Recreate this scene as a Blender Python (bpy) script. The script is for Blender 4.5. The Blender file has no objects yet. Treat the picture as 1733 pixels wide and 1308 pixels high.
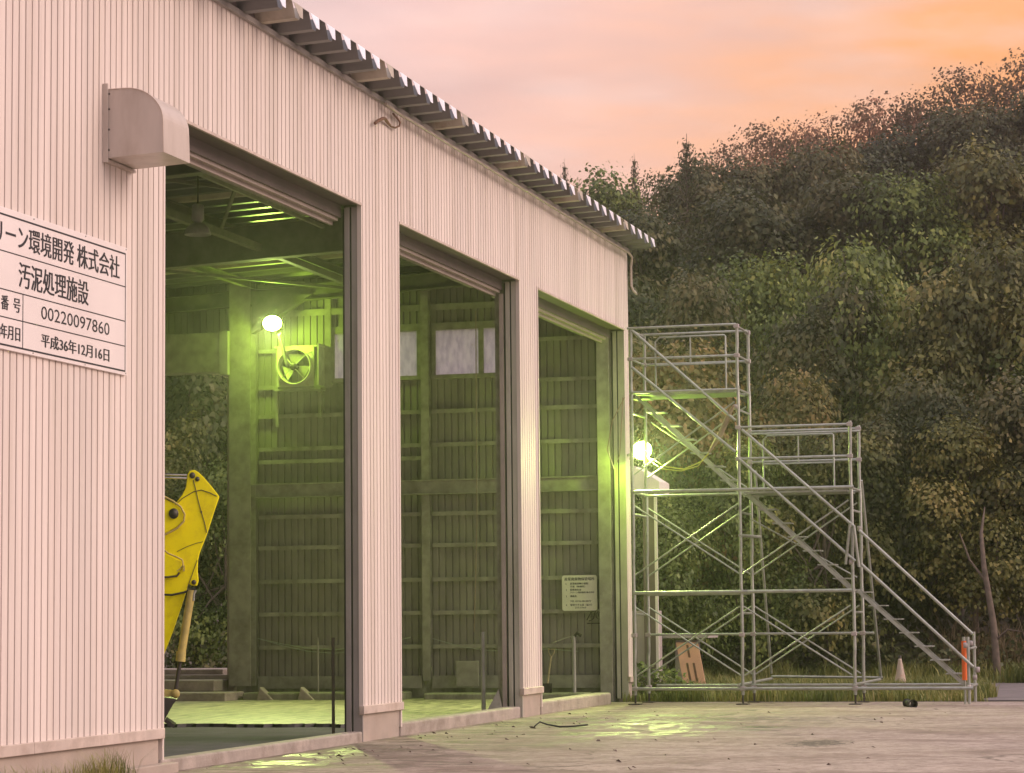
import bpy, math, random
import numpy as np
from mathutils import Vector, Matrix

random.seed(7)
RNG = np.random.default_rng(11)
SC = bpy.context.scene
COL = SC.collection

# ------------------------------------------------------------------ camera
yaw, pitch, roll = 0.268282, 0.0907356, -0.0100199
F = Vector((math.cos(pitch)*math.cos(yaw), math.cos(pitch)*math.sin(yaw), math.sin(pitch)))
r0 = F.cross(Vector((0, 0, 1))).normalized(); u0 = r0.cross(F)
rr = math.cos(roll)*r0 + math.sin(roll)*u0
uu = -math.sin(roll)*r0 + math.cos(roll)*u0
cam_d = bpy.data.cameras.new('camera')
cam = bpy.data.objects.new('camera', cam_d); COL.objects.link(cam)
m = Matrix((rr, uu, -F)).transposed().to_4x4(); m.translation = Vector((0, 0, 1.5))
cam.matrix_world = m
cam_d.sensor_width = 36; cam_d.lens = 4316.64/1733*36
cam_d.clip_start = 0.1; cam_d.clip_end = 2000
SC.camera = cam

# ------------------------------------------------------------------ world, sun, exposure
SC.view_settings.view_transform = 'Standard'; SC.view_settings.look = 'None'
SC.view_settings.gamma = 1; SC.view_settings.use_curve_mapping = False
SC.view_settings.exposure = 0.52
W = bpy.data.worlds.new('World'); SC.world = W; W.use_nodes = True
wn = W.node_tree; wn.nodes.clear(); L = wn.links.new
def N(t, **k):
    n = wn.nodes.new(t)
    for a, b in k.items(): setattr(n, a, b)
    return n
def ramp(n, stops):
    cr = n.color_ramp
    while len(cr.elements) < len(stops): cr.elements.new(0.5)
    for e, (p, c) in zip(cr.elements, stops):
        e.position = p; e.color = (*c, 1) if len(c) == 3 else c
wo = N('ShaderNodeOutputWorld'); tc = N('ShaderNodeTexCoord')
nrm = N('ShaderNodeVectorMath', operation='NORMALIZE'); L(tc.outputs['Generated'], nrm.inputs[0])
sep = N('ShaderNodeSeparateXYZ'); L(nrm.outputs[0], sep.inputs[0])
# cloud streaks distort the sunset gradient
mp = N('ShaderNodeMapping'); mp.inputs['Scale'].default_value = (5.0, 5.0, 26.0); mp.inputs['Rotation'].default_value = (0.45, 0.1, 0.2)
L(nrm.outputs[0], mp.inputs[0])
nz = N('ShaderNodeTexNoise'); nz.inputs['Scale'].default_value = 1.7; nz.inputs['Detail'].default_value = 5; nz.inputs['Roughness'].default_value = 0.5
L(mp.outputs[0], nz.inputs[0])
# glow towards the set sun, low over the hill in the +X direction
gd = N('ShaderNodeVectorMath', operation='DOT_PRODUCT'); gd.inputs[1].default_value = Vector((0.985, -0.02, 0.17)).normalized()
L(nrm.outputs[0], gd.inputs[0])
ga = N('ShaderNodeMath', operation='MULTIPLY_ADD'); ga.inputs[1].default_value = 0.05; L(nz.outputs[0], ga.inputs[0]); L(gd.outputs['Value'], ga.inputs[2])
gr = N('ShaderNodeValToRGB')
mr = N('ShaderNodeMapRange'); mr.inputs['From Min'].default_value = -1.0; mr.inputs['From Max'].default_value = 1.03
L(ga.outputs[0], mr.inputs['Value']); L(mr.outputs[0], gr.inputs[0])
ramp(gr, [(0.0, (0.55, 0.44, 0.48)), (0.45, (0.85, 0.65, 0.66)), (0.80, (0.80, 0.57, 0.58)), (0.950, (0.87, 0.60, 0.60)), (0.970, (0.91, 0.57, 0.53)), (0.983, (0.94, 0.54, 0.44)), (0.9905, (0.97, 0.47, 0.27)), (0.997, (1.0, 0.38, 0.11))])
# paler, bluer zenith
zr = N('ShaderNodeValToRGB'); L(sep.outputs['Z'], zr.inputs[0])
ramp(zr, [(0.0, (0, 0, 0)), (0.21, (0.0, 0.0, 0.0)), (0.35, (0.35, 0.35, 0.35)), (0.8, (1, 1, 1))])
zc = N('ShaderNodeMixRGB'); zc.inputs[2].default_value = (1.15, 1.02, 1.16, 1); L(zr.outputs[0], zc.inputs[0]); L(gr.outputs[0], zc.inputs[1])
# cloud lightness
cm = N('ShaderNodeMapRange'); cm.inputs['From Min'].default_value = 0.35; cm.inputs['From Max'].default_value = 0.68; cm.inputs['To Min'].default_value = 0.90; cm.inputs['To Max'].default_value = 1.10
L(nz.outputs[0], cm.inputs['Value'])
mp2 = N('ShaderNodeMapping'); mp2.inputs['Scale'].default_value = (3.0, 5.0, 20.0); mp2.inputs['Rotation'].default_value = (0.75, 0.1, 0.1); L(nrm.outputs[0], mp2.inputs[0])
n2 = N('ShaderNodeTexNoise'); n2.inputs['Scale'].default_value = 2.3; n2.inputs['Detail'].default_value = 6; L(mp2.outputs[0], n2.inputs[0])
cr2 = N('ShaderNodeMapRange'); cr2.inputs['From Min'].default_value = 0.46; cr2.inputs['From Max'].default_value = 0.66; cr2.inputs['To Max'].default_value = 0.38; L(n2.outputs[0], cr2.inputs['Value'])
cmx = N('ShaderNodeMixRGB'); cmx.inputs[2].default_value = (0.97, 0.70, 0.66, 1); L(cr2.outputs[0], cmx.inputs[0]); L(zc.outputs[0], cmx.inputs[1])
cv = N('ShaderNodeVectorMath', operation='SCALE'); L(cmx.outputs[0], cv.inputs[0]); L(cm.outputs[0], cv.inputs['Scale'])
bg = N('ShaderNodeBackground'); bg.inputs['Strength'].default_value = 0.68; L(cv.outputs[0], bg.inputs['Color'])
sky = N('ShaderNodeTexSky', sky_type='NISHITA'); sky.sun_disc = False
sky.sun_elevation = math.radians(4); sky.sun_rotation = math.radians(105); sky.altitude = 100
bg2 = N('ShaderNodeBackground'); bg2.inputs['Strength'].default_value = 0.012; L(sky.outputs[0], bg2.inputs['Color'])
ad = N('ShaderNodeAddShader'); L(bg.outputs[0], ad.inputs[0]); L(bg2.outputs[0], ad.inputs[1]); L(ad.outputs[0], wo.inputs['Surface'])

sd = bpy.data.lights.new('sun', 'SUN'); sd.energy = 1.5; sd.angle = math.radians(35); sd.color = (1.0, 0.76, 0.63)
sun = bpy.data.objects.new('sun', sd); COL.objects.link(sun)
sun.rotation_euler = Vector((0.10, -0.88, 0.48)).to_track_quat('Z', 'Y').to_euler()

# ------------------------------------------------------------------ helpers
class MB:
    def __init__(s): s.v = []; s.f = []; s.m = []; s.sm = []
    def add(s, vs, fs, mi=0, smooth=False):
        o = len(s.v); s.v += [tuple(v) for v in vs]
        s.f += [tuple(i+o for i in f) for f in fs]; s.m += [mi]*len(fs); s.sm += [smooth]*len(fs)
        return s
    def box(s, x0, x1, y0, y1, z0, z1, mi=0):
        if x0 > x1: x0, x1 = x1, x0
        if y0 > y1: y0, y1 = y1, y0
        if z0 > z1: z0, z1 = z1, z0
        v = [(x0,y0,z0),(x1,y0,z0),(x1,y1,z0),(x0,y1,z0),(x0,y0,z1),(x1,y0,z1),(x1,y1,z1),(x0,y1,z1)]
        return s.add(v, [(0,3,2,1),(4,5,6,7),(0,1,5,4),(1,2,6,5),(2,3,7,6),(3,0,4,7)], mi)
    def bar(s, a, b, w, h, mi=0, up=(0,0,1)):
        a = Vector(a); b = Vector(b); d = (b-a).normalized(); up = Vector(up)
        if abs(d.dot(up)) > 0.98: up = Vector((0,1,0))
        sx = d.cross(up).normalized()*w/2; sz = sx.cross(d).normalized()*h/2
        v = [p+q for p in (a, b) for q in (-sx-sz, sx-sz, sx+sz, -sx+sz)]
        return s.add(v, [(0,3,2,1),(4,5,6,7),(0,1,5,4),(1,2,6,5),(2,3,7,6),(3,0,4,7)], mi)
    def tube(s, pts, r, n=8, mi=0, cap=True):
        pts = [Vector(p) for p in pts]; k = len(pts); rs = r if isinstance(r, (list, tuple)) else [r]*k
        vs = []; prev = None
        for i, p in enumerate(pts):
            d = (pts[min(i+1, k-1)]-pts[max(i-1, 0)]).normalized()
            ref = prev if prev is not None else (Vector((0,0,1)) if abs(d.z) < 0.9 else Vector((1,0,0)))
            e1 = (ref - d*ref.dot(d)).normalized(); prev = e1; e2 = d.cross(e1)
            for j in range(n):
                a = 2*math.pi*j/n; vs.append(p+(e1*math.cos(a)+e2*math.sin(a))*rs[i])
        fs = [(i*n+j, i*n+(j+1)%n, (i+1)*n+(j+1)%n, (i+1)*n+j) for i in range(k-1) for j in range(n)]
        s.add(vs, fs, mi, True)
        if cap:
            s.add(vs[:n], [tuple(range(n))[::-1]], mi); s.add(vs[-n:], [tuple(range(n))], mi)
        return s
    def lathe(s, prof, o, ax, n=24, mi=0, smooth=True):
        o = Vector(o); ax = Vector(ax).normalized(); ref = Vector((0,0,1)) if abs(ax.z) < 0.9 else Vector((1,0,0))
        e1 = (ref-ax*ref.dot(ax)).normalized(); e2 = ax.cross(e1)
        vs = [o+ax*h+(e1*math.cos(2*math.pi*j/n)+e2*math.sin(2*math.pi*j/n))*r for r, h in prof for j in range(n)]
        fs = [(i*n+j, i*n+(j+1)%n, (i+1)*n+(j+1)%n, (i+1)*n+j) for i in range(len(prof)-1) for j in range(n)]
        return s.add(vs, fs, mi, smooth)
    def prismX(s, yz, x0, x1, mi=0):
        n = len(yz); v = [(x0, y, z) for y, z in yz]+[(x1, y, z) for y, z in yz]
        area = sum(yz[i][0]*yz[(i+1) % n][1]-yz[(i+1) % n][0]*yz[i][1] for i in range(n))
        f = [tuple(range(n))[::-1], tuple(range(n, 2*n))]+[(i, (i+1) % n, (i+1) % n+n, i+n) for i in range(n)]
        if area < 0: f = [t[::-1] for t in f]
        return s.add(v, f, mi)
    def prismY(s, xz, y0, y1, mi=0):
        n = len(xz); v = [(x, y0, z) for x, z in xz]+[(x, y1, z) for x, z in xz]
        area = sum(xz[i][0]*xz[(i+1) % n][1]-xz[(i+1) % n][0]*xz[i][1] for i in range(n))
        f = [tuple(range(n)), tuple(range(n, 2*n))[::-1]]+[((i+1) % n, i, i+n, (i+1) % n+n) for i in range(n)]
        if area < 0: f = [t[::-1] for t in f]
        return s.add(v, f, mi)
    def build(s, name, mats, parent=None, bevel=0, **kw):
        me = bpy.data.meshes.new(name); me.from_pydata(s.v, [], s.f)
        for mm in (mats if isinstance(mats, (list, tuple)) else [mats]): me.materials.append(mm)
        me.polygons.foreach_set('material_index', s.m); me.polygons.foreach_set('use_smooth', s.sm); me.update()
        o = bpy.data.objects.new(name, me); COL.objects.link(o)
        if parent:
            o.parent = parent; o.matrix_parent_inverse = parent_inv(parent)
        if bevel:
            b = o.modifiers.new('bevel', 'BEVEL'); b.width = bevel; b.segments = 2; b.limit_method = 'ANGLE'
        for a, b in kw.items(): o[a] = b
        return o
def parent_inv(p):
    return Matrix.Translation(-Vector(p.location)) if p.type == 'EMPTY' else Matrix.Identity(4)
def thing(name, label, cat, loc, group=None):
    o = bpy.data.objects.new(name, None); COL.objects.link(o); o.location = loc; o.empty_display_size = 0.2
    o['label'] = label; o['category'] = cat
    if group: o['group'] = group
    return o
def tag(o, label, cat, group=None):
    me = o.data; co = np.empty(len(me.vertices)*3); me.vertices.foreach_get('co', co); co = co.reshape(-1, 3)   # origin to the base
    c = (co.min(0)+co.max(0))/2; c[2] = co[:, 2].min(); me.vertices.foreach_set('co', (co-c).ravel()); me.update(); o.location = c
    o['label'] = label; o['category'] = cat
    if group: o['group'] = group
    return o

def mat(name, base, rough=0.6, metal=0.0, var=0.25, scale=3.0, stretch=(1, 1, 1), dirt=None, dirt_amt=0.0, dirt_scale=1.5,
        bump=0.0, bump_scale=40.0, rvar=0.1, spec=0.5, trans=0.0, emit=None):
    mt = bpy.data.materials.new(name); mt.use_nodes = True; nt = mt.node_tree; nd = nt.nodes; lk = nt.links.new
    bs = nd['Principled BSDF']; tcn = nd.new('ShaderNodeTexCoord'); mpn = nd.new('ShaderNodeMapping'); mpn.inputs['Scale'].default_value = stretch
    lk(tcn.outputs['Object'], mpn.inputs[0])
    n1 = nd.new('ShaderNodeTexNoise'); n1.inputs['Scale'].default_value = scale; n1.inputs['Detail'].default_value = 6; lk(mpn.outputs[0], n1.inputs[0])
    r1 = nd.new('ShaderNodeMapRange'); r1.inputs['From Min'].default_value = 0.3; r1.inputs['From Max'].default_value = 0.7
    r1.inputs['To Min'].default_value = 1-var; r1.inputs['To Max'].default_value = 1+var; lk(n1.outputs[0], r1.inputs['Value'])
    sc_ = nd.new('ShaderNodeVectorMath'); sc_.operation = 'SCALE'; sc_.inputs[0].default_value = base; lk(r1.outputs[0], sc_.inputs['Scale'])
    out = sc_.outputs[0]
    if dirt:
        n2 = nd.new('ShaderNodeTexNoise'); n2.inputs['Scale'].default_value = dirt_scale; n2.inputs['Detail'].default_value = 8; n2.inputs['Roughness'].default_value = 0.65
        lk(mpn.outputs[0], n2.inputs[0])
        r2 = nd.new('ShaderNodeMapRange'); r2.inputs['From Min'].default_value = 0.48; r2.inputs['From Max'].default_value = 0.7; r2.inputs['To Max'].default_value = dirt_amt
        lk(n2.outputs[0], r2.inputs['Value'])
        mx = nd.new('ShaderNodeMixRGB'); mx.inputs[2].default_value = (*dirt, 1); lk(r2.outputs[0], mx.inputs[0]); lk(out, mx.inputs[1]); out = mx.outputs[0]
    lk(out, bs.inputs['Base Color'])
    bs.inputs['Metallic'].default_value = metal; bs.inputs['Specular IOR Level'].default_value = spec
    rr_ = nd.new('ShaderNodeMapRange'); rr_.inputs['To Min'].default_value = max(rough-rvar, 0.03); rr_.inputs['To Max'].default_value = min(rough+rvar, 1); lk(n1.outputs[0], rr_.inputs['Value'])
    lk(rr_.outputs[0], bs.inputs['Roughness'])
    if bump:
        n3 = nd.new('ShaderNodeTexNoise'); n3.inputs['Scale'].default_value = bump_scale; n3.inputs['Detail'].default_value = 6; lk(mpn.outputs[0], n3.inputs[0])
        bp = nd.new('ShaderNodeBump'); bp.inputs['Strength'].default_value = bump; bp.inputs['Distance'].default_value = 0.02; lk(n3.outputs[0], bp.inputs['Height']); lk(bp.outputs[0], bs.inputs['Normal'])
    if trans:
        bs.inputs['Transmission Weight'].default_value = trans
    if emit:
        bs.inputs['Emission Color'].default_value = (*emit[:3], 1); bs.inputs['Emission Strength'].default_value = emit[3]
    return mt

M = {}
M['clad'] = mat('painted_cladding', (0.75, 0.66, 0.61), 0.62, spec=0.3, var=0.09, scale=1.6, stretch=(2.2, 1, 0.09), dirt=(0.44, 0.36, 0.29), dirt_amt=0.42, dirt_scale=1.4, bump=0.05, bump_scale=6)
M['trim'] = mat('painted_trim', (0.60, 0.50, 0.44), 0.5, var=0.12, scale=4, dirt=(0.30, 0.21, 0.16), dirt_amt=0.5, dirt_scale=3)
M['hood'] = mat('shaded_hood_metal', (0.53, 0.46, 0.415), 0.34, var=0.10, scale=4, stretch=(1, 1, 0.3), dirt=(0.36, 0.28, 0.23), dirt_amt=0.55, dirt_scale=3)  # shade of the side face put into this darker base colour
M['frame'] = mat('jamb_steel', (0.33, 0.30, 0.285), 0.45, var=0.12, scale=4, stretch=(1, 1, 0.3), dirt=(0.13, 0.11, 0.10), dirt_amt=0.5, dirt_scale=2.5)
M['jamb_lit'] = mat('lamplit_jamb_steel', (0.52, 0.49, 0.42), 0.5, var=0.15, scale=4, stretch=(1, 1, 0.3), dirt=(0.26, 0.24, 0.16), dirt_amt=0.6, dirt_scale=2.5)  # lighter copy of the jamb steel, lamp light put into the colour
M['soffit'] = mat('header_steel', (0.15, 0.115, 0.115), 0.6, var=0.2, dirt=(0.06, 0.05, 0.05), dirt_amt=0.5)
M['rail'] = mat('rail_steel', (0.42, 0.35, 0.32), 0.5, var=0.15, dirt=(0.2, 0.14, 0.1), dirt_amt=0.4)
M['steel'] = mat('interior_steel', (0.34, 0.32, 0.27), 0.55, var=0.2, scale=5, dirt=(0.13, 0.12, 0.08), dirt_amt=0.6, dirt_scale=2.0)
M['rafter'] = mat('shaded_roof_steel', (0.17, 0.16, 0.13), 0.6, var=0.2, scale=5, dirt=(0.08, 0.07, 0.05), dirt_amt=0.6)  # darker copy of the interior steel, ceiling shade put into the colour
M['innerwall'] = mat('interior_cladding', (0.27, 0.255, 0.21), 0.5, var=0.2, scale=2.5, stretch=(1, 1, 0.5), dirt=(0.36, 0.33, 0.24), dirt_amt=0.45, dirt_scale=1.7, bump=0.1)
M['roof'] = mat('galvanised_roof', (0.16, 0.155, 0.158), 0.42, metal=0.35, var=0.2, scale=6, stretch=(1, 0.3, 1), dirt=(0.12, 0.10, 0.09), dirt_amt=0.4)
M['closer'] = mat('sky_tinted_closer', (0.84, 0.88, 0.98), 0.3, metal=0.1, var=0.08)  # bluish sky reflection put into the base colour
M['frp'] = mat('translucent_roof_sheet', (0.44, 0.39, 0.32), 0.5, var=0.2, dirt=(0.24, 0.17, 0.1), dirt_amt=0.6, dirt_scale=4)
M['concrete'] = mat('concrete', (0.40, 0.34, 0.30), 0.75, var=0.18, scale=4, dirt=(0.17, 0.13, 0.10), dirt_amt=0.6, dirt_scale=2.5, bump=0.3, bump_scale=30)
M['plinth'] = mat('plinth_concrete', (0.45, 0.375, 0.32), 0.8, var=0.12, scale=5, dirt=(0.25, 0.18, 0.14), dirt_amt=0.45, dirt_scale=2.5, bump=0.15, bump_scale=60)
M['mossy'] = mat('slimy_concrete', (0.30, 0.29, 0.22), 0.55, var=0.25, scale=5, stretch=(1, 1, 0.4), dirt=(0.09, 0.09, 0.06), dirt_amt=0.8, dirt_scale=3, bump=0.5, bump_scale=18)
M['galv'] = mat('galvanised_tube', (0.40, 0.42, 0.38), 0.38, metal=0.45, var=0.18, scale=9, dirt=(0.30, 0.27, 0.22), dirt_amt=0.4, dirt_scale=5)
M['yellow'] = mat('yellow_paint', (0.95, 0.86, 0.008), 0.5, spec=0.15, var=0.06, scale=3, dirt=(0.40, 0.25, 0.03), dirt_amt=0.3, dirt_scale=4)
M['yellow_dull'] = mat('dusty_yellow_paint', (0.52, 0.42, 0.12), 0.5, var=0.15, scale=8, dirt=(0.25, 0.2, 0.1), dirt_amt=0.5, dirt_scale=6)
M['black'] = mat('black_rubber', (0.022, 0.020, 0.019), 0.6, var=0.3)
M['darksteel'] = mat('dark_steel', (0.06, 0.05, 0.045), 0.5, metal=0.4, var=0.3)
M['chrome'] = mat('chrome', (0.72, 0.70, 0.66), 0.18, metal=1.0, var=0.05)
M['white'] = mat('white_board', (0.82, 0.75, 0.73), 0.4, var=0.03, dirt=(0.6, 0.5, 0.46), dirt_amt=0.2)
M['cream'] = mat('cream_board', (0.76, 0.73, 0.62), 0.45, var=0.05)
M['ink'] = mat('black_lettering', (0.018, 0.016, 0.025), 0.5, var=0.05)
M['fanmetal'] = mat('fan_metal', (0.50, 0.48, 0.36), 0.42, var=0.15, dirt=(0.25, 0.2, 0.12), dirt_amt=0.5, dirt_scale=6)
M['pink_board'] = mat('peach_plywood', (0.80, 0.46, 0.32), 0.7, var=0.12, scale=6, dirt=(0.4, 0.22, 0.15), dirt_amt=0.4)
M['greyboard'] = mat('grey_panel', (0.36, 0.34, 0.33), 0.7, var=0.12, dirt=(0.2, 0.17, 0.15), dirt_amt=0.5, dirt_scale=4)
M['shedmetal'] = mat('shed_metal', (0.42, 0.37, 0.36), 0.6, var=0.1, dirt=(0.24, 0.2, 0.18), dirt_amt=0.4)
M['shedpost'] = mat('shed_post_metal', (0.17, 0.135, 0.12), 0.6, var=0.15)
M['orange'] = mat('orange_plastic', (0.85, 0.16, 0.03), 0.45, var=0.06)
M['cone'] = mat('faded_cone', (0.55, 0.44, 0.36), 0.6, var=0.15, dirt=(0.45, 0.16, 0.07), dirt_amt=0.7, dirt_scale=7)
M['wood'] = mat('weathered_wood', (0.33, 0.26, 0.17), 0.7, var=0.2, scale=8)
M['rust'] = mat('rusty_steel', (0.17, 0.085, 0.055), 0.7, var=0.3, scale=9)
M['strap'] = mat('canvas_roll', (0.33, 0.25, 0.18), 0.8, var=0.2)
M['cable_y'] = mat('yellow_cable', (0.50, 0.50, 0.08), 0.5)
M['stone'] = mat('stone_chip', (0.16, 0.12, 0.10), 0.9, var=0.3)
M['bark'] = mat('bark', (0.15, 0.115, 0.09), 0.9, var=0.3, scale=8, bump=0.4, bump_scale=12)

def glass_mat():
    mt = bpy.data.materials.new('dusty_window_glass'); mt.use_nodes = True; nt = mt.node_tree; nd = nt.nodes; lk = nt.links.new; nd.clear()
    o = nd.new('ShaderNodeOutputMaterial'); t = nd.new('ShaderNodeTexCoord'); mp_ = nd.new('ShaderNodeMapping'); mp_.inputs['Scale'].default_value = (1, 3, 1.2); lk(t.outputs['Object'], mp_.inputs[0])
    n = nd.new('ShaderNodeTexNoise'); n.inputs['Scale'].default_value = 4; n.inputs['Detail'].default_value = 8; lk(mp_.outputs[0], n.inputs[0])
    rp = nd.new('ShaderNodeValToRGB'); lk(n.outputs[0], rp.inputs[0]); ramp(rp, [(0.35, (0.78, 0.76, 0.82)), (0.6, (0.97, 0.95, 0.98))])
    v = nd.new('ShaderNodeTexVoronoi'); v.inputs['Scale'].default_value = 3.1; lk(t.outputs['Object'], v.inputs[0])
    vm = nd.new('ShaderNodeMapRange'); vm.inputs['From Min'].default_value = 0.07; vm.inputs['From Max'].default_value = 0.11; vm.inputs['To Min'].default_value = 1; vm.inputs['To Max'].default_value = 0; lk(v.outputs['Distance'], vm.inputs['Value'])
    mx = nd.new('ShaderNodeMixRGB'); mx.inputs[2].default_value = (0.75, 0.72, 0.7, 1); lk(vm.outputs[0], mx.inputs[0]); lk(rp.outputs[0], mx.inputs[1])
    d = nd.new('ShaderNodeBsdfTranslucent'); lk(mx.outputs[0], d.inputs[0]); d2 = nd.new('ShaderNodeBsdfDiffuse'); lk(mx.outputs[0], d2.inputs[0])
    g = nd.new('ShaderNodeBsdfGlossy'); g.inputs['Roughness'].default_value = 0.15; tr = nd.new('ShaderNodeBsdfTransparent'); tr.inputs[0].default_value = (0.8, 0.78, 0.85, 1)
    a = nd.new('ShaderNodeMixShader'); a.inputs[0].default_value = 0.25; lk(d.outputs[0], a.inputs[1]); lk(d2.outputs[0], a.inputs[2])
    b = nd.new('ShaderNodeMixShader'); b.inputs[0].default_value = 0.12; lk(a.outputs[0], b.inputs[1]); lk(tr.outputs[0], b.inputs[2])
    c = nd.new('ShaderNodeMixShader'); c.inputs[0].default_value = 0.06; lk(b.outputs[0], c.inputs[1]); lk(g.outputs[0], c.inputs[2])
    lk(c.outputs[0], o.inputs[0]); return mt
M['glass'] = glass_mat()

def leaf_mat(name, stops, rough=0.5, tl=0.3):
    mt = bpy.data.materials.new(name); mt.use_nodes = True; nt = mt.node_tree; nd = nt.nodes; lk = nt.links.new; nd.clear()
    o = nd.new('ShaderNodeOutputMaterial'); g = nd.new('ShaderNodeNewGeometry'); oi = nd.new('ShaderNodeObjectInfo'); t = nd.new('ShaderNodeTexCoord')
    n = nd.new('ShaderNodeTexNoise'); n.inputs['Scale'].default_value = 0.8; n.inputs['Detail'].default_value = 4; lk(g.outputs['Position'], n.inputs[0])
    a = nd.new('ShaderNodeMath'); a.operation = 'MULTIPLY_ADD'; a.inputs[1].default_value = 0.42; lk(g.outputs['Random Per Island'], a.inputs[0])
    b = nd.new('ShaderNodeMath'); b.operation = 'MULTIPLY_ADD'; b.inputs[1].default_value = 1.35; b.inputs[2].default_value = -0.46; lk(n.outputs[0], b.inputs[0]); lk(b.outputs[0], a.inputs[2])
    c = nd.new('ShaderNodeMath'); c.operation = 'MULTIPLY_ADD'; c.inputs[1].default_value = 0.28; lk(oi.outputs['Random'], c.inputs[0]); lk(a.outputs[0], c.inputs[2])
    rp = nd.new('ShaderNodeValToRGB'); lk(c.outputs[0], rp.inputs[0]); ramp(rp, stops)
    p = nd.new('ShaderNodeBsdfPrincipled'); p.inputs['Roughness'].default_value = rough; lk(rp.outputs[0], p.inputs['Base Color']); p.inputs['Specular IOR Level'].default_value = 0.35
    tr = nd.new('ShaderNodeBsdfTranslucent'); lk(rp.outputs[0], tr.inputs[0]); mx = nd.new('ShaderNodeMixShader'); mx.inputs[0].default_value = tl
    lk(p.outputs[0], mx.inputs[1]); lk(tr.outputs[0], mx.inputs[2]); lk(mx.outputs[0], o.inputs[0]); return mt
M['leaf_green'] = leaf_mat('green_leaves', [(0.0, (0.020, 0.037, 0.013)), (0.35, (0.083, 0.121, 0.029)), (0.62, (0.171, 0.228, 0.051)), (0.85, (0.328, 0.368, 0.086)), (1.0, (0.471, 0.431, 0.121))])
M['leaf_olive'] = leaf_mat('olive_leaves', [(0.0, (0.022, 0.031, 0.011)), (0.4, (0.095, 0.111, 0.028)), (0.7, (0.200, 0.195, 0.051)), (1.0, (0.355, 0.285, 0.088))])
M['leaf_dark'] = leaf_mat('dark_shaded_leaves', [(0.0, (0.015, 0.023, 0.010)), (0.45, (0.055, 0.071, 0.025)), (0.75, (0.112, 0.116, 0.041)), (1.0, (0.197, 0.166, 0.066))])  # dark foliage; on the low trees canopy shade is put into this colour
M['leaf_rust'] = leaf_mat('rusty_leaves', [(0.0, (0.025, 0.029, 0.012)), (0.35, (0.101, 0.102, 0.029)), (0.6, (0.192, 0.170, 0.048)), (0.82, (0.302, 0.214, 0.071)), (1.0, (0.423, 0.243, 0.095))])
M['leaf_ridge'] = leaf_mat('pinklit_ridge_leaves', [(0.0, (0.07, 0.07, 0.035)), (0.45, (0.17, 0.13, 0.075)), (0.8, (0.42, 0.23, 0.15)), (1.0, (0.60, 0.32, 0.22))], tl=0.72)  # pink sky light on the crest put into the leaf colour
M['grass'] = leaf_mat('grass_blades', [(0.0, (0.06, 0.085, 0.022)), (0.5, (0.16, 0.19, 0.05)), (0.8, (0.32, 0.31, 0.09)), (1.0, (0.48, 0.40, 0.18))])
M['drygrass'] = leaf_mat('dry_grass_blades', [(0.0, (0.14, 0.10, 0.06)), (0.5, (0.24, 0.18, 0.10)), (1.0, (0.36, 0.28, 0.18))])

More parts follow.
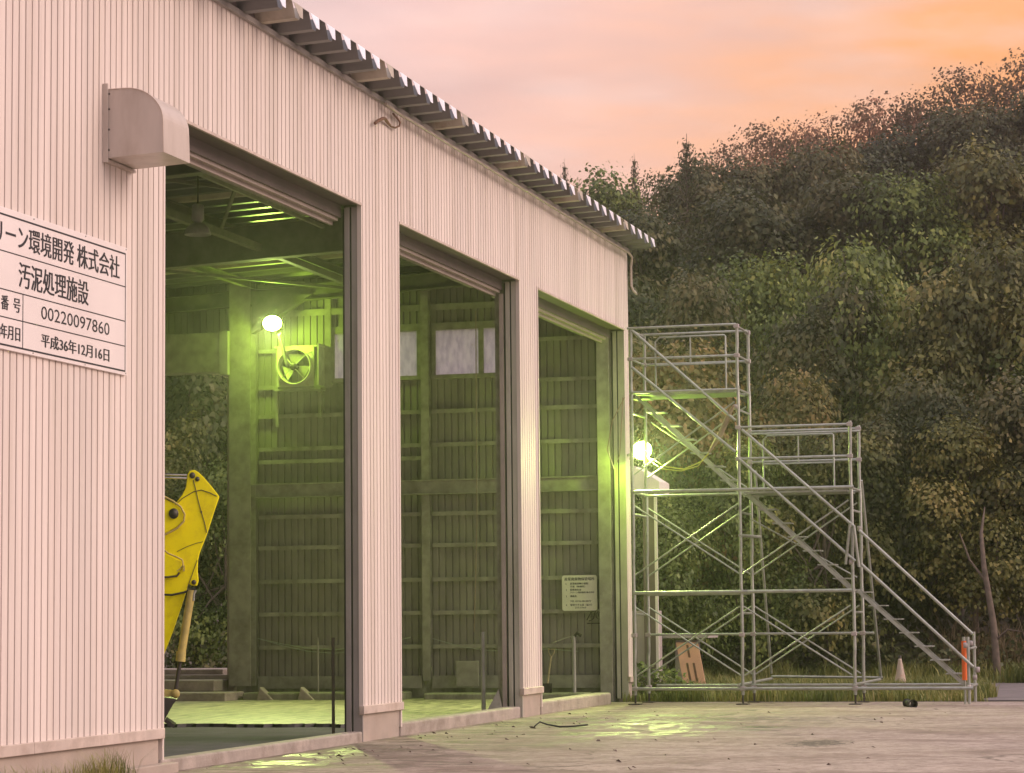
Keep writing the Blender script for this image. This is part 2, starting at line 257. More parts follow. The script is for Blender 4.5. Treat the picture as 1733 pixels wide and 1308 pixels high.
# ------------------------------------------------------------------ ground
def ground_mat():
    mt = bpy.data.materials.new('stained_concrete_yard'); mt.use_nodes = True; nt = mt.node_tree; nd = nt.nodes; lk = nt.links.new
    bs = nd['Principled BSDF']; g = nd.new('ShaderNodeTexCoord')
    def noise(scale, det=6, st=(1, 1, 1), rough=0.55):
        mp_ = nd.new('ShaderNodeMapping'); mp_.inputs['Scale'].default_value = st; lk(g.outputs['Object'], mp_.inputs[0])
        n = nd.new('ShaderNodeTexNoise'); n.inputs['Scale'].default_value = scale; n.inputs['Detail'].default_value = det; n.inputs['Roughness'].default_value = rough; lk(mp_.outputs[0], n.inputs[0]); return n.outputs[0]
    def mrng(v, a, b, c=0.0, d=1.0):
        r = nd.new('ShaderNodeMapRange'); r.inputs['From Min'].default_value = a; r.inputs['From Max'].default_value = b; r.inputs['To Min'].default_value = c; r.inputs['To Max'].default_value = d; lk(v, r.inputs['Value']); return r.outputs[0]
    def mth(op, a, b):
        n = nd.new('ShaderNodeMath'); n.operation = op
        for i, q in enumerate((a, b)):
            if isinstance(q, (int, float)): n.inputs[i].default_value = q
            else: lk(q, n.inputs[i])
        return n.outputs[0]
    def mix(f, a, b):
        n = nd.new('ShaderNodeMixRGB')
        lk(f, n.inputs[0])
        for i, q in ((1, a), (2, b)):
            if isinstance(q, tuple): n.inputs[i].default_value = (*q, 1)
            else: lk(q, n.inputs[i])
        return n.outputs[0]
    s = nd.new('ShaderNodeSeparateXYZ'); lk(g.outputs['Object'], s.inputs[0]); X, Y = s.outputs[0], s.outputs[1]
    big = noise(0.35, 5, (1, 1.6, 1)); mid = noise(1.6, 8, (0.6, 1.0, 1), 0.65); fine = noise(45, 4)
    grit = noise(7.5, 8, (0.8, 1.0, 1), 0.75)
    base = mix(mrng(mid, 0.3, 0.7), (0.51, 0.42, 0.355), (0.37, 0.30, 0.25))
    base = mix(mrng(fine, 0.4, 0.75, 0, 0.5), base, (0.31, 0.235, 0.205))
    # dirt streaks dragged out of the doors by wheels (direction roughly across the doors)
    st = noise(0.9, 9, (0.8, 0.5, 1), 0.7)
    base = mix(mth('MULTIPLY', mrng(st, 0.47, 0.60), 0.75), base, (0.22, 0.155, 0.125))
    st2 = noise(2.6, 9, (0.9, 0.55, 1), 0.75)
    base = mix(mth('MULTIPLY', mrng(st2, 0.53, 0.64), 0.75), base, (0.13, 0.095, 0.08))
    vo = nd.new('ShaderNodeTexVoronoi'); vo.feature = 'DISTANCE_TO_EDGE'; vo.inputs['Scale'].default_value = 0.28
    wv = nd.new('ShaderNodeMapping'); lk(g.outputs['Object'], wv.inputs[0]); wn_ = nd.new('ShaderNodeTexNoise'); wn_.inputs['Scale'].default_value = 0.9; wn_.inputs['Detail'].default_value = 8; lk(g.outputs['Object'], wn_.inputs[0])
    wa = nd.new('ShaderNodeVectorMath'); wa.operation = 'MULTIPLY_ADD'; wa.inputs[1].default_value = (1.6, 1.6, 0); lk(wn_.outputs['Color'], wa.inputs[0]); lk(wv.outputs[0], wa.inputs[2]); lk(wa.outputs[0], vo.inputs['Vector'])
    crack = mrng(vo.outputs['Distance'], 0.0, 0.011, 1.0, 0.0)
    crack = mth('MULTIPLY', crack, mrng(big, 0.42, 0.55))
    base = mix(mth('MULTIPLY', crack, 0.8), base, (0.08, 0.055, 0.045))
    # darker and wet ground close to the doors: distance to facade plus noise
    d = mth('SUBTRACT', 10.4, Y)                      # metres out from the facade
    wob = mth('MULTIPLY', mth('SUBTRACT', big, 0.5), 9.0)
    near = mrng(mth('ADD', d, wob), 0.4, 3.6, 1.0, 0.0)
    xw = mrng(X, 22, 26); xe = mrng(X, 41.5, 43.5, 1.0, 0.0)
    wet_zone = mth('MULTIPLY', near, mth('MULTIPLY', xw, xe))
    # second pool in front of scaffold
    e1 = mth('POWER', mth('DIVIDE', mth('SUBTRACT', X, 36.2), 5.0), 2.0); e2 = mth('POWER', mth('DIVIDE', mth('SUBTRACT', Y, 7.9), 2.9), 2.0)
    pool = mrng(mth('ADD', mth('ADD', e1, e2), mth('MULTIPLY', mth('SUBTRACT', mid, 0.5), 3.0)), 0.5, 1.3, 1.0, 0.0)
    e3 = mth('POWER', mth('DIVIDE', mth('SUBTRACT', X, 27.0), 2.8), 2.0); e4 = mth('POWER', mth('DIVIDE', mth('SUBTRACT', Y, 9.7), 0.8), 2.0)
    pool2 = mrng(mth('ADD', mth('ADD', e3, e4), mth('MULTIPLY', mth('SUBTRACT', mid, 0.5), 3.0)), 0.4, 1.2, 1.0, 0.0)
    e5 = mth('POWER', mth('DIVIDE', mth('SUBTRACT', X, 30.2), 0.9), 2.0); e6 = mth('POWER', mth('DIVIDE', mth('SUBTRACT', Y, 4.6), 0.42), 2.0)
    pit = mrng(mth('ADD', mth('ADD', e5, e6), mth('MULTIPLY', mth('SUBTRACT', grit, 0.5), 9.0)), 0.3, 0.7, 1.0, 0.0)
    wet = mth('MAXIMUM', mth('MAXIMUM', mth('MULTIPLY', wet_zone, 0.8), pool), pool2)
    patch = mrng(noise(2.2, 8, (0.35, 1.2, 1), 0.65), 0.44, 0.54)
    wetm = mth('MULTIPLY', wet, mrng(mth('ADD', mth('MULTIPLY', patch, 0.75), mth('MULTIPLY', grit, 0.5)), 0.25, 0.85, 0.1, 1.0))
    base = mix(mth('MULTIPLY', mrng(grit, 0.48, 0.62), 0.65), base, (0.20, 0.15, 0.12))
    base = mix(mth('MULTIPLY', mrng(grit, 0.44, 0.34), 0.30), base, (0.60, 0.52, 0.45))
    inside = mrng(Y, 10.5, 10.7)
    base = mix(mth('MULTIPLY', inside, 1.0), base, mix(mrng(mid, 0.35, 0.65), (0.36, 0.34, 0.24), (0.22, 0.21, 0.14)))
    sw = nd.new('ShaderNodeMapping'); sw.inputs['Scale'].default_value = (3.4, 0.5, 1); lk(wa.outputs[0], sw.inputs[0])
    sn = nd.new('ShaderNodeTexNoise'); sn.inputs['Scale'].default_value = 1.0; sn.inputs['Detail'].default_value = 9; sn.inputs['Roughness'].default_value = 0.68; lk(sw.outputs[0], sn.inputs[0])
    streak = mrng(sn.outputs[0], 0.475, 0.525)
    nearw = mrng(mth('ADD', d, mth('MULTIPLY', wob, 0.5)), 1.0, 4.2, 1.0, 0.0)
    base = mix(mth('MULTIPLY', mth('MULTIPLY', nearw, mrng(streak, 0, 1, 1.0, 0.0)), mth('MULTIPLY', mrng(Y, 10.3, 10.5, 1.0, 0.0), 0.75)), base, (0.17, 0.13, 0.10))
    col = mix(mth('MULTIPLY', wetm, mrng(streak, 0, 1, 0.92, 0.25)), base, (0.10, 0.08, 0.06))
    col = mix(mth('MULTIPLY', pit, 0.85), col, (0.06, 0.045, 0.04))
    lk(col, bs.inputs['Base Color'])
    ro = mth('SUBTRACT', 0.88, mth('MULTIPLY', mth('MULTIPLY', wetm, mrng(streak, 0, 1, 1.0, 0.12)), 0.58)); lk(ro, bs.inputs['Roughness'])
    bp = nd.new('ShaderNodeBump'); bp.inputs['Strength'].default_value = 0.6; bp.inputs['Distance'].default_value = 0.03
    h = mth('ADD', mth('MULTIPLY', mid, 1.2), mth('MULTIPLY', fine, 0.25)); lk(h, bp.inputs['Height']); lk(bp.outputs[0], bs.inputs['Normal'])
    return mt
M['ground'] = ground_mat()
def sheet(name, x0, x1, y0, y1, z, m_, nx=1, ny=1, fn=None):
    b = MB(); vs = [(x0+(x1-x0)*i/nx, y0+(y1-y0)*j/ny, 0) for j in range(ny+1) for i in range(nx+1)]
    vs = [(x, y, z+(fn(x, y) if fn else 0)) for x, y, _ in vs]
    b.add(vs, [(j*(nx+1)+i, j*(nx+1)+i+1, (j+1)*(nx+1)+i+1, (j+1)*(nx+1)+i) for j in range(ny) for i in range(nx)], 0, bool(fn))
    o = b.build(name, m_); o['kind'] = 'structure'; return o
sheet('concrete_yard', -60, 44.6, -120, 200, 0.0, M['ground'])
M['soil'] = mat('dark_soil', (0.10, 0.075, 0.055), 0.95, var=0.3, scale=2, dirt=(0.06, 0.07, 0.03), dirt_amt=0.8, dirt_scale=0.8, bump=0.5, bump_scale=6)
M['asphalt'] = mat('worn_asphalt', (0.17, 0.145, 0.14), 0.85, var=0.2, scale=1.5, dirt=(0.28, 0.24, 0.22), dirt_amt=0.4, dirt_scale=1.2, bump=0.3)
sheet('soil_verge', 44.6, 400, -300, 300, -0.012, M['soil'])
sheet('access_road', 45.3, 60.5, -60, 5.4, 0.0, M['asphalt'])

def hill_h(x, y):
    t = max(0.0, x-60.0)
    yy = min(max(y, -20), 45)
    k = 0.37-0.0047*(yy-6)
    h = k*t*(1-math.exp(-t/7.0))
    if t > 36: h -= (t-36)*0.30
    return max(h + 0.5*math.sin(x*0.31+y*0.22)*min(1, t/8) + 0.35*math.sin(y*0.63-x*0.17)*min(1, t/8), -0.5) if t > 0 else 0.0
sheet('hillside', 60, 190, -70, 110, -0.008, M['soil'], 65, 90, hill_h)

# ------------------------------------------------------------------ warehouse
Y0 = 10.25
wh = thing('warehouse', 'large corrugated steel warehouse with three tall open doorways and saw-tooth roof edge', 'building', (34.0, Y0, 0))
PITCH = 0.1316
def corrugate(x0, x1, z0, z1, axis='x', plane=Y0, out=-1, depth=0.05, phase=20.507, gw=0.026):
    """ribbed sheet standing in plane; flat ribs with narrow recessed grooves"""
    b = MB(); pts = []
    k = math.floor((x0-phase)/PITCH)
    pts.append((x0, 0))
    g = phase + k*PITCH
    while g < x1:
        for u, dd in ((g-gw/2, 0), (g-gw/2+0.006, 1), (g+gw/2-0.006, 1), (g+gw/2, 0)):
            if x0 < u < x1: pts.append((u, dd))
        g += PITCH
    pts.append((x1, 0))
    vs = []
    for z in (z0, z1):
        for u, dd in pts:
            p = plane - out*dd*depth
            vs.append((u, p, z) if axis == 'x' else (p, u, z))
    n = len(pts)
    fs = [(i, i+1, n+i+1, n+i) for i in range(n-1)]
    if (axis == 'x' and out > 0) or (axis == 'y' and out < 0): fs = [f[::-1] for f in fs]
    return b.add(vs, fs)
HZ = 6.72; EZ = 8.22; CZ = 0.43
for (a, b_, z0, z1) in ((14.0, 23.93, CZ, EZ), (23.93, 30.17, HZ, EZ), (30.17, 31.70, CZ, EZ), (31.70, 37.73, HZ, EZ), (37.73, 38.84, CZ, EZ), (38.84, 45.0, HZ, EZ), (45.0, 45.33, CZ, EZ)):
    corrugate(a, b_, z0, z1).build('cladding_sheet', M['clad'], wh)
# inner lining plane behind the grooves (the wall has thickness)
for (a, b_, z0, z1) in ((14.0, 23.90, 0.0, EZ), (23.90, 30.2, HZ+0.02, EZ), (30.2, 31.67, 0.36, EZ), (31.67, 37.76, HZ+0.02, EZ), (37.76, 38.81, 0.36, EZ), (38.81, 45.05, HZ+0.02, EZ)):
    MB().box(a+0.002, b_-0.002, Y0+0.052, Y0+0.10, z0, z1).build('wall_lining', M['steel'], wh)
# drip trims along cladding bottoms
for a, b_ in ((14.0, 20.98), (20.985, 23.915), (30.12, 31.73), (37.68, 38.87), (45.0, 45.36)):
    MB().box(a, b_, Y0-0.035, Y0+0.03, CZ-0.09, CZ+0.012).build('drip_trim', M['trim'], wh, bevel=0.006)
# plinth
for a, b_ in ((14.0, 23.86), (30.21, 31.66), (37.77, 38.80), (45.05, 45.31)):
    MB().box(a, b_, Y0+0.012, Y0+0.20, -0.02, CZ-0.085).build('plinth', M['plinth'], wh, bevel=0.01)
# corner angle trims of the door edges
for x, s in ((23.93, 1), (31.70, 1), (38.84, 1), (30.17, -1), (37.73, -1)):
    MB().box(x-0.028 if s > 0 else x-0.012, x+0.012 if s > 0 else x+0.028, Y0-0.012, Y0+0.045, 0.12 if s > 0 else CZ-0.1, HZ+0.02).build('corner_trim', M['clad'], wh)
# long header trims
for a, b_ in ((23.95, 30.17), (31.72, 37.73), (38.86, 45.0)):
    MB().box(a, b_, Y0-0.02, Y0+0.012, HZ-0.02, HZ+0.012).build('header_trim', M['trim'], wh)
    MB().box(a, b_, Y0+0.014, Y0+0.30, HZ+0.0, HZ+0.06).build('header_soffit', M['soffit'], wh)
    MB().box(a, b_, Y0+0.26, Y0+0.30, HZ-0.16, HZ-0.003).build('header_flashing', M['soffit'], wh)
    MB().box(a, b_, Y0+0.30, Y0+0.36, HZ-0.20, HZ-0.02).build('door_rail', M['rail'], wh)
    MB().box(a, b_, Y0+0.37, Y0+0.41, HZ-0.25, HZ-0.04).build('door_rail', M['rail'], wh)
    MB().box(a, b_, Y0+0.50, Y0+0.78, HZ-0.10, HZ-0.085).box(a, b_, Y0+0.635, Y0+0.645, HZ-0.085, HZ+0.45).box(a, b_, Y0+0.50, Y0+0.78, HZ+0.45, HZ+0.465).build('header_beam', M['steel'], wh)
# reveals: jambs on the far side of each opening (channel pieces with dark joint)
for xr, bot in ((30.17, 0.0), (37.73, 0.0), (45.0, 0.05)):
    MB().box(xr, xr+0.03, Y0+0.003, Y0+0.125, bot, HZ-0.03).build('door_jamb', (M['frame'] if xr < 31 else M['jamb_lit']), wh, bevel=0.004)
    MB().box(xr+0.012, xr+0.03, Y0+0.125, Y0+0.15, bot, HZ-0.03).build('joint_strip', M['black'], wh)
    MB().box(xr-0.01, xr+0.03, Y0+0.15, Y0+0.215, bot, HZ-0.03).build('door_jamb', (M['frame'] if xr < 31 else M['jamb_lit']), wh, bevel=0.004)
    MB().box(xr+0.0, xr+0.02, Y0+0.22, Y0+0.24, bot, HZ-0.05).build('joint_strip', M['black'], wh)
for y0_, y1_, z0_, z1_ in ((Y0, 12.05, 0.3, EZ-0.1), (12.05, 15.95, 0.3, 5.95), (12.05, 15.95, 7.0, EZ-0.1), (15.95, 17.85, 0.3, EZ-0.3), (17.85, 21.6, 6.5, EZ-0.4), (21.6, 24.0, 0.3, EZ-0.5)):
    MB().box(45.33, 45.35, y0_, y1_, z0_, z1_).build('gable_cladding', M['clad'], wh)
# H-section columns
def hcol(x, y, z0, z1, w=0.3, d=0.3, t=0.02, name='column', m_='steel'):
    b = MB().box(x-w/2, x+w/2, y-d/2, y-d/2+t, z0, z1).box(x-w/2, x+w/2, y+d/2-t, y+d/2, z0, z1).box(x-t/2, x+t/2, y-d/2+t, y+d/2-t, z0, z1)
    return b.build(name, M[m_], wh)
def hcolx(x, y, z0, z1, w=0.3, d=0.3, t=0.02, name='column', m_='steel'):   # flanges face +-X
    b = MB().box(x-d/2, x-d/2+t, y-w/2, y+w/2, z0, z1).box(x+d/2-t, x+d/2, y-w/2, y+w/2, z0, z1).box(x-d/2+t, x+d/2-t, y-t/2, y+t/2, z0, z1)
    return b.build(name, M[m_], wh)
hcolx(30.9, Y0+0.21, 0, 8.0, w=0.20, d=0.9)
hcolx(38.25, Y0+0.28, 0, 8.0, w=0.34, d=0.6)
hcolx(44.85, 17.6, 0.30, 8.0, w=0.42, d=0.30)
hcolx(44.95, 10.62, 0.0, 8.0, w=0.22, d=0.24)
for x in (16.5, 23.6):
    hcolx(x, Y0+0.42, 0, 8.0, w=0.3, d=0.4)
# inner sleeve panel beside second pier (mud-spattered)
MB().box(37.70, 37.74, Y0+0.25, Y0+0.31, 0.0, 6.5).build('door_guide', M['rail'], wh)
MB().add([(37.62, Y0+0.28, 0.0), (37.55, Y0+0.58, 0.0), (37.70, Y0+0.38, 0.42), (37.80, Y0+0.28, 0.0), (37.80, Y0+0.58, 0.0), (37.80, Y0+0.38, 0.42)], [(0, 1, 2), (3, 5, 4), (0, 2, 5, 3), (1, 4, 5, 2), (0, 3, 4, 1)]).build('base_gusset', M['steel'], wh)
# ---- end wall (far gable), inner face
EXi = 45.20
def inner_sheet(y0, y1, z0, z1):
    return corrugate(y0, y1, z0, z1, axis='y', plane=EXi, out=-1, depth=0.028, phase=10.70, gw=0.034)
WZ0, WZ1 = 5.97, 7.0
for y0, y1, z0, z1 in ((10.35, 12.05, 0.4, 8.3), (12.05, 15.95, 0.4, WZ0), (13.95, 14.17, WZ0, WZ1), (12.05, 15.95, WZ1, 8.3), (15.95, 17.85, 0.4, 8.3), (17.85, 21.6, 6.9, 8.3), (21.6, 24.0, 0.4, 8.3)):
    inner_sheet(y0, y1, z0, z1).build('inner_cladding', M['innerwall'], wh)
    MB().box(EXi+0.035, EXi+0.06, y0, y1, z0, z1).build('wall_lining', M['steel'], wh)
def girt(y0, y1, z, h=0.075, d=0.09, x=EXi-0.1):
    b = MB().box(x, x+d, y0, y1, z-0.008, z+0.0).box(x, x+0.008, y0, y1, z-h, z-0.008)
    b.build('girt', M['steel'], wh)
for z in (5.38, 4.76, 3.48, 2.90, 2.27, 1.66, 1.04):
    for y0, y1 in ((10.75, 13.96), (14.16, 17.38)): girt(y0, y1, z)
girt(14.16, 17.38, 4.52); girt(15.9, 17.38, 6.62); girt(15.9, 17.38, 5.93); girt(10.75, 12.0, 5.9); girt(10.75, 12.0, 6.65)
for y0, y1 in ((10.75, 13.96), (14.16, 17.38)):
    girt(y0, y1, 7.35, 0.12); girt(y0, y1, 7.85, 0.12)
MB().box(EXi-0.26, EXi-0.10, 10.74, 17.8, 3.80, 3.82).box(EXi-0.185, EXi-0.175, 10.74, 17.8, 3.82, 4.05).box(EXi-0.26, EXi-0.10, 10.74, 17.8, 4.05, 4.07).build('crane_beam', M['steel'], wh)
hcolx(EXi-0.10, 14.06, 0.38, 8.1, w=0.15, d=0.15, t=0.012, name='wall_post')
hcolx(EXi-0.06, 15.98, 5.9, 8.1, w=0.12, d=0.1, t=0.012, name='wall_post')
for y0, y1 in ((10.7, 13.96), (14.16, 17.38)):
    MB().box(EXi-0.14, EXi-0.11, y0, y1, 0.24, 0.47).build('base_board', M['steel'], wh)
MB().box(EXi-0.05, EXi+0.2, 10.35, 17.85, -0.1, 0.42).build('plinth', M['mossy'], wh)
MB().box(EXi-0.05, EXi+0.2, 21.6, 24.0, -0.1, 0.42).build('plinth', M['mossy'], wh)
# windows
for wy0, wy1 in ((12.05, 13.96), (14.16, 15.95)):
    fr = MB(); x0, x1 = EXi-0.05, EXi+0.03
    fr.box(x0, x1, wy0, wy1, WZ1-0.13, WZ1).box(x0-0.04, x1, wy0, wy1, WZ0-0.02, WZ0+0.055)
    mid = (wy0+wy1)/2
    for ya, yb in ((wy0, wy0+0.09), (mid-0.045, mid+0.045), (wy1-0.07, wy1)): fr.box(x0+0.003, x1-0.003, ya, yb, WZ0+0.055, WZ1-0.13)
    fo = fr.build('window', M['steel'], wh)
    for ya, yb in ((wy0+0.09, mid-0.045), (mid+0.045, wy1-0.07)):
        p = MB().box(EXi-0.01, EXi-0.004, ya+0.002, yb-0.002, WZ0+0.057, WZ1-0.132).build('pane', M['glass']); p.parent = fo
# end-wall door: shutter box and guide rails
MB().box(44.62, 45.02, 17.98, 21.8, 6.18, 6.93).build('shutter_box', M['steel'], wh, bevel=0.01)
MB().box(44.60, 44.96, 17.80, 17.977, 6.12, 6.95).build('shutter_box_cap', M['greyboard'], wh, bevel=0.01)
MB().box(44.95, 45.10, 17.84, 17.95, 0.50, 6.15).build('shutter_guide', M['rail'], wh)
MB().box(44.85, 44.90, 17.80, 17.90, 1.55, 1.72).build('latch_box', M['greyboard'], wh)
MB().box(44.95, 45.10, 21.55, 21.66, 0.50, 6.15).build('shutter_guide', M['rail'], wh)
MB().box(45.0, 45.34, 17.84, 21.66, -0.1, 0.50).build('door_sill', M['concrete'], wh)
# back wall; unseen near gable left open to let sky light in
MB().box(14.0, 45.34, 24.0, 24.1, 0, 8.0).build('back_wall', M['innerwall'], wh)
MB().box(13.9, 14.0, Y0+0.0, 11.2, 0, 8.2).build('side_wall', M['clad'], wh)
MB().box(13.9, 14.0, 11.2, 24.1, 7.2, 8.0).build('side_wall', M['clad'], wh)
# roof structure: rafters, purlins, bracing
SL = 0.045
def rz(y): return 8.24-SL*(y-9.8)
def sloped_beam(x, y0, y1, h, w, zoff, name='rafter'):
    b = MB(); t = 0.016
    for (xa, xb, za, zb) in ((x-w/2, x+w/2, 0, t), (x-0.006, x+0.006, t, h-t), (x-w/2, x+w/2, h-t, h)):
        vs = []
        for y in (y0, y1):
            zz = rz(y)+zoff
            vs += [(xa, y, zz+za), (xb, y, zz+za), (xb, y, zz+zb), (xa, y, zz+zb)]
        b.add(vs, [(0,1,2,3),(4,7,6,5),(0,4,5,1),(1,5,6,2),(2,6,7,3),(3,7,4,0)])
    return b.build(name, M['rafter'], wh)
for x in (16.5, 23.9, 30.9, 38.1): sloped_beam(x, 10.5, 24.0, 0.58, 0.22, -0.74)
sloped_beam(44.9, 10.5, 24.0, 0.30, 0.16, -0.45)
MB().box(44.98, 45.19, 10.5, 24.0, 7.95, 8.24).build('wall_head_beam', M['rafter'], wh)
for y in (11.6, 13.3, 15.4, 17.4, 19.4, 21.6, 23.6):
    z = rz(y)-0.005
    b = MB().box(14.1, 45.1, y-0.05, y+0.05, z-0.145, z-0.135).box(14.1, 45.1, y-0.004, y+0.004, z-0.135, z-0.012).box(14.1, 45.1, y-0.05, y+0.05, z-0.012, z-0.002)
    b.build('purlin', M['rafter'], wh)
MB().bar((38.2, 14.62, 7.46), (44.9, 14.62, 7.42), 0.11, 0.11).build('tie_beam', M['rafter'], wh)
MB().bar((31.0, 14.62, 7.46), (38.0, 14.62, 7.46), 0.11, 0.11).build('tie_beam', M['rafter'], wh)
for a, b_ in (((31.0, 12.0, 7.85), (38.0, 15.3, 7.75)), ((31.0, 15.3, 7.7), (38.0, 12.0, 7.9)), ((38.2, 12.0, 7.8), (44.8, 15.3, 7.65)), ((38.2, 18.6, 7.5), (44.8, 15.3, 7.65))):
    MB().bar(a, b_, 0.05, 0.05).build('roof_brace', M['rafter'], wh)
for x, yy in ((38.1, 10.95), (30.9, 10.95)):     # haunch brackets
    MB().add([(x-0.09, yy, 6.75), (x-0.09, yy+1.1, 7.42), (x-0.09, yy, 7.42), (x+0.09, yy, 6.75), (x+0.09, yy+1.1, 7.42), (x+0.09, yy, 7.42)], [(0,2,1),(3,4,5),(0,1,4,3),(1,2,5,4),(0,3,5,2)]).build('haunch', M['rafter'], wh)
MB().add([(44.8, 17.4, 6.9), (44.8, 16.2, 7.6), (44.8, 17.4, 7.6), (44.98, 17.4, 6.9), (44.98, 16.2, 7.6), (44.98, 17.4, 7.6)], [(0,1,2),(3,5,4),(0,3,4,1),(1,4,5,2),(0,2,5,3)]).build('haunch', M['rafter'], wh)
# folded-plate roof
RP = 0.5513; tipY = 9.78
def fold(x, m_, zo=0.0):
    # one fold: ridge flat, web down, valley flat, web up
    prof = [(x-0.11, 0.17), (x+0.11, 0.17), (x+0.215, 0.0), (x+0.336, 0.0), (x+RP-0.11+0.001, 0.17)]
    b = MB(); t = 0.005; vs = []
    for y in (tipY, 24.3):
        dz = 8.245-SL*(y-9.8)+zo
        vs += [(px, y, dz+pz) for px, pz in prof]+[(px, y, dz+pz+t) for px, pz in prof]
    n = len(prof); f = []
    for i in range(n-1):
        f.append((i, i+1, 2*n+i+1, 2*n+i)); f.append((n+i, 3*n+i, 3*n+i+1, n+i+1)); f.append((i, n+i, n+i+1, i+1))
    b.add(vs, f); return b.build('roof_fold', m_, wh)
xk = 14.2; k = 0
tips = []
while xk < 45.3:
    tr_ = (k % 6 == 4)
    fo = fold(xk, M['frp'] if tr_ else M['roof'], 0.006 if tr_ else 0.0)
    # closer plate turned up across the valley
    z0 = 8.250; yv = tipY-0.006
    v = [(xk+0.225, yv-0.045, z0+0.008), (xk+0.326, yv-0.045, z0+0.008), (xk+RP-0.125, yv-0.004, z0+0.168), (xk+0.125, yv-0.004, z0+0.168)]
    v += [(a, b2+0.004, c) for a, b2, c in v]
    c_ = MB().add(v, [(0,1,2,3),(7,6,5,4),(0,4,5,1),(1,5,6,2),(2,6,7,3),(3,7,4,0)]).build('valley_closer', M['closer'] if not tr_ else M['frp']); c_.parent = fo; c_.matrix_parent_inverse = Matrix.Identity(4)
    xk += RP; k += 1
# the wall-head closer under the folds
MB().box(14.0, 45.33, Y0+0.0, Y0+0.04, EZ+0.002, EZ+0.19).build('eave_closer', M['soffit'], wh)
MB().box(14.0, 45.35, Y0-0.05, Y0-0.001, EZ-0.045, EZ+0.015).build('eave_angle', M['frame'], wh)
# conduit along the eave, bent down at the far corner
pp = [(30.9, Y0-0.10, 8.14), (31.4, Y0-0.11, 8.11)]+[(x, Y0-0.115, 8.11+0.006*math.sin(x*2)) for x in np.arange(32, 45.2, 1.0)]+[(45.28, Y0-0.11, 8.07), (45.31, Y0-0.08, 7.9), (45.32, Y0-0.08, 7.55), (45.30, Y0-0.12, 7.46), (45.36, Y0-0.16, 7.40), (45.42, Y0-0.12, 7.46)]
MB().tube(pp, 0.021, 8).build('eave_conduit', M['rail'], wh)
curl = [(30.578, 7.825), (30.629, 7.867), (30.832, 7.937), (30.996, 7.961), (31.181, 7.944), (31.326, 7.925), (31.452, 7.931), (31.538, 7.97), (31.538, 8.017), (31.476, 8.058), (31.372, 8.105)]
MB().tube([(x, Y0-0.06-0.03*math.sin(i), z) for i, (x, z) in enumerate(curl)], [0.022]*5+[0.013]*6, 8).build('cable_tail', M['rust'], wh)
# hood over the door rail end
def hood():
    n = 14; prof = [(Y0, 6.64), (10.02, 6.64)]+[(9.63+0.39*math.cos(a), 6.30+0.34*math.sin(a)) for a in []]
    for i in range(1, n+1):
        a = math.pi/2*(1-i/n); prof.append((10.02-0.39*math.cos(a), 6.30+0.34*math.sin(a)))
    prof += [(9.62, 6.0), (Y0, 5.97)]
    b = MB(); t = 0.006
    b.prismX(prof, 22.45, 22.456)
    b.prismX(prof, 23.10, 23.106)
    inner = [(y+(0.006 if y < 10.2 else 0), z-0.006) for y, z in prof]
    for i in range(len(prof)-1):
        (ya, za), (yb, zb) = prof[i], prof[i+1]
        b.add([(22.4565, ya, za), (23.0995, ya, za), (23.0995, yb, zb), (22.4565, yb, zb)], [(0, 3, 2, 1)], 0, 0 < i < n+1)
    return b
hd = hood().build('door_hood', M['hood'], wh)
rv = MB()
for zz in (6.05, 6.25, 6.45, 6.6):
    rv.lathe([(0.0, -0.006), (0.009, -0.004), (0.011, 0.0)], (22.449, Y0-0.06, zz), (1, 0, 0), 8)
rv.build('rivets', M['darksteel'], wh)
MB().tube([(22.447, y_, z_) for y_, z_ in [(Y0-0.01, 6.645), (10.02, 6.645)]+[(10.02-0.395*math.cos(math.pi/2*(1-i/10)), 6.30+0.345*math.sin(math.pi/2*(1-i/10))) for i in range(1, 11)]+[(9.617, 6.0)]], 0.006, 6).build('hood_seam', M['trim'], wh)
e = MB().box(22.425, 22.446, Y0-0.055, Y0-0.002, 5.93, 6.70).build('hood_flange', M['hood'], wh)
MB().box(22.447, 23.12, Y0-0.05, Y0-0.002, 5.935, 5.962).build('hood_flange', M['hood'], wh)

# kerbs and interior floor pieces
def struct(b, name, m_, bevel=0):
    o = b.build(name, [M[m_], M['black']] if name == 'interior_slab' else M[m_], None, bevel=bevel); o['kind'] = 'structure'; return o
struct(MB().box(23.88, 30.1, Y0-0.02, Y0+0.18, -0.02, 0.13), 'kerb', 'concrete', 0.02)
struct(MB().box(31.7, 37.6, Y0+0.0, Y0+0.22, -0.02, 0.17), 'kerb', 'concrete', 0.025)
struct(MB().box(38.85, 43.6, Y0+0.0, Y0+0.30, -0.02, 0.20), 'kerb', 'concrete', 0.03)
struct(MB().box(14.0, 24.02, Y0-0.14, Y0+0.011, -0.02, 0.10), 'footing', 'plinth', 0.012)
M['slab'] = mat('wet_interior_slab', (0.34, 0.315, 0.21), 0.5, var=0.4, scale=5, dirt=(0.05, 0.05, 0.03), dirt_amt=0.95, dirt_scale=4.5, stretch=(0.35, 1.8, 1), bump=0.8, bump_scale=9, rvar=0.2)
M['tar'] = mat('dark_sludge_floor', (0.12, 0.11, 0.135), 0.9, spec=0.08, var=0.25, scale=3, dirt=(0.06, 0.055, 0.05), dirt_amt=0.7, bump=0.4, bump_scale=14)
sheet('interior_floor', 14.0, 45.2, 10.47, 24.0, 0.006, M['tar'])
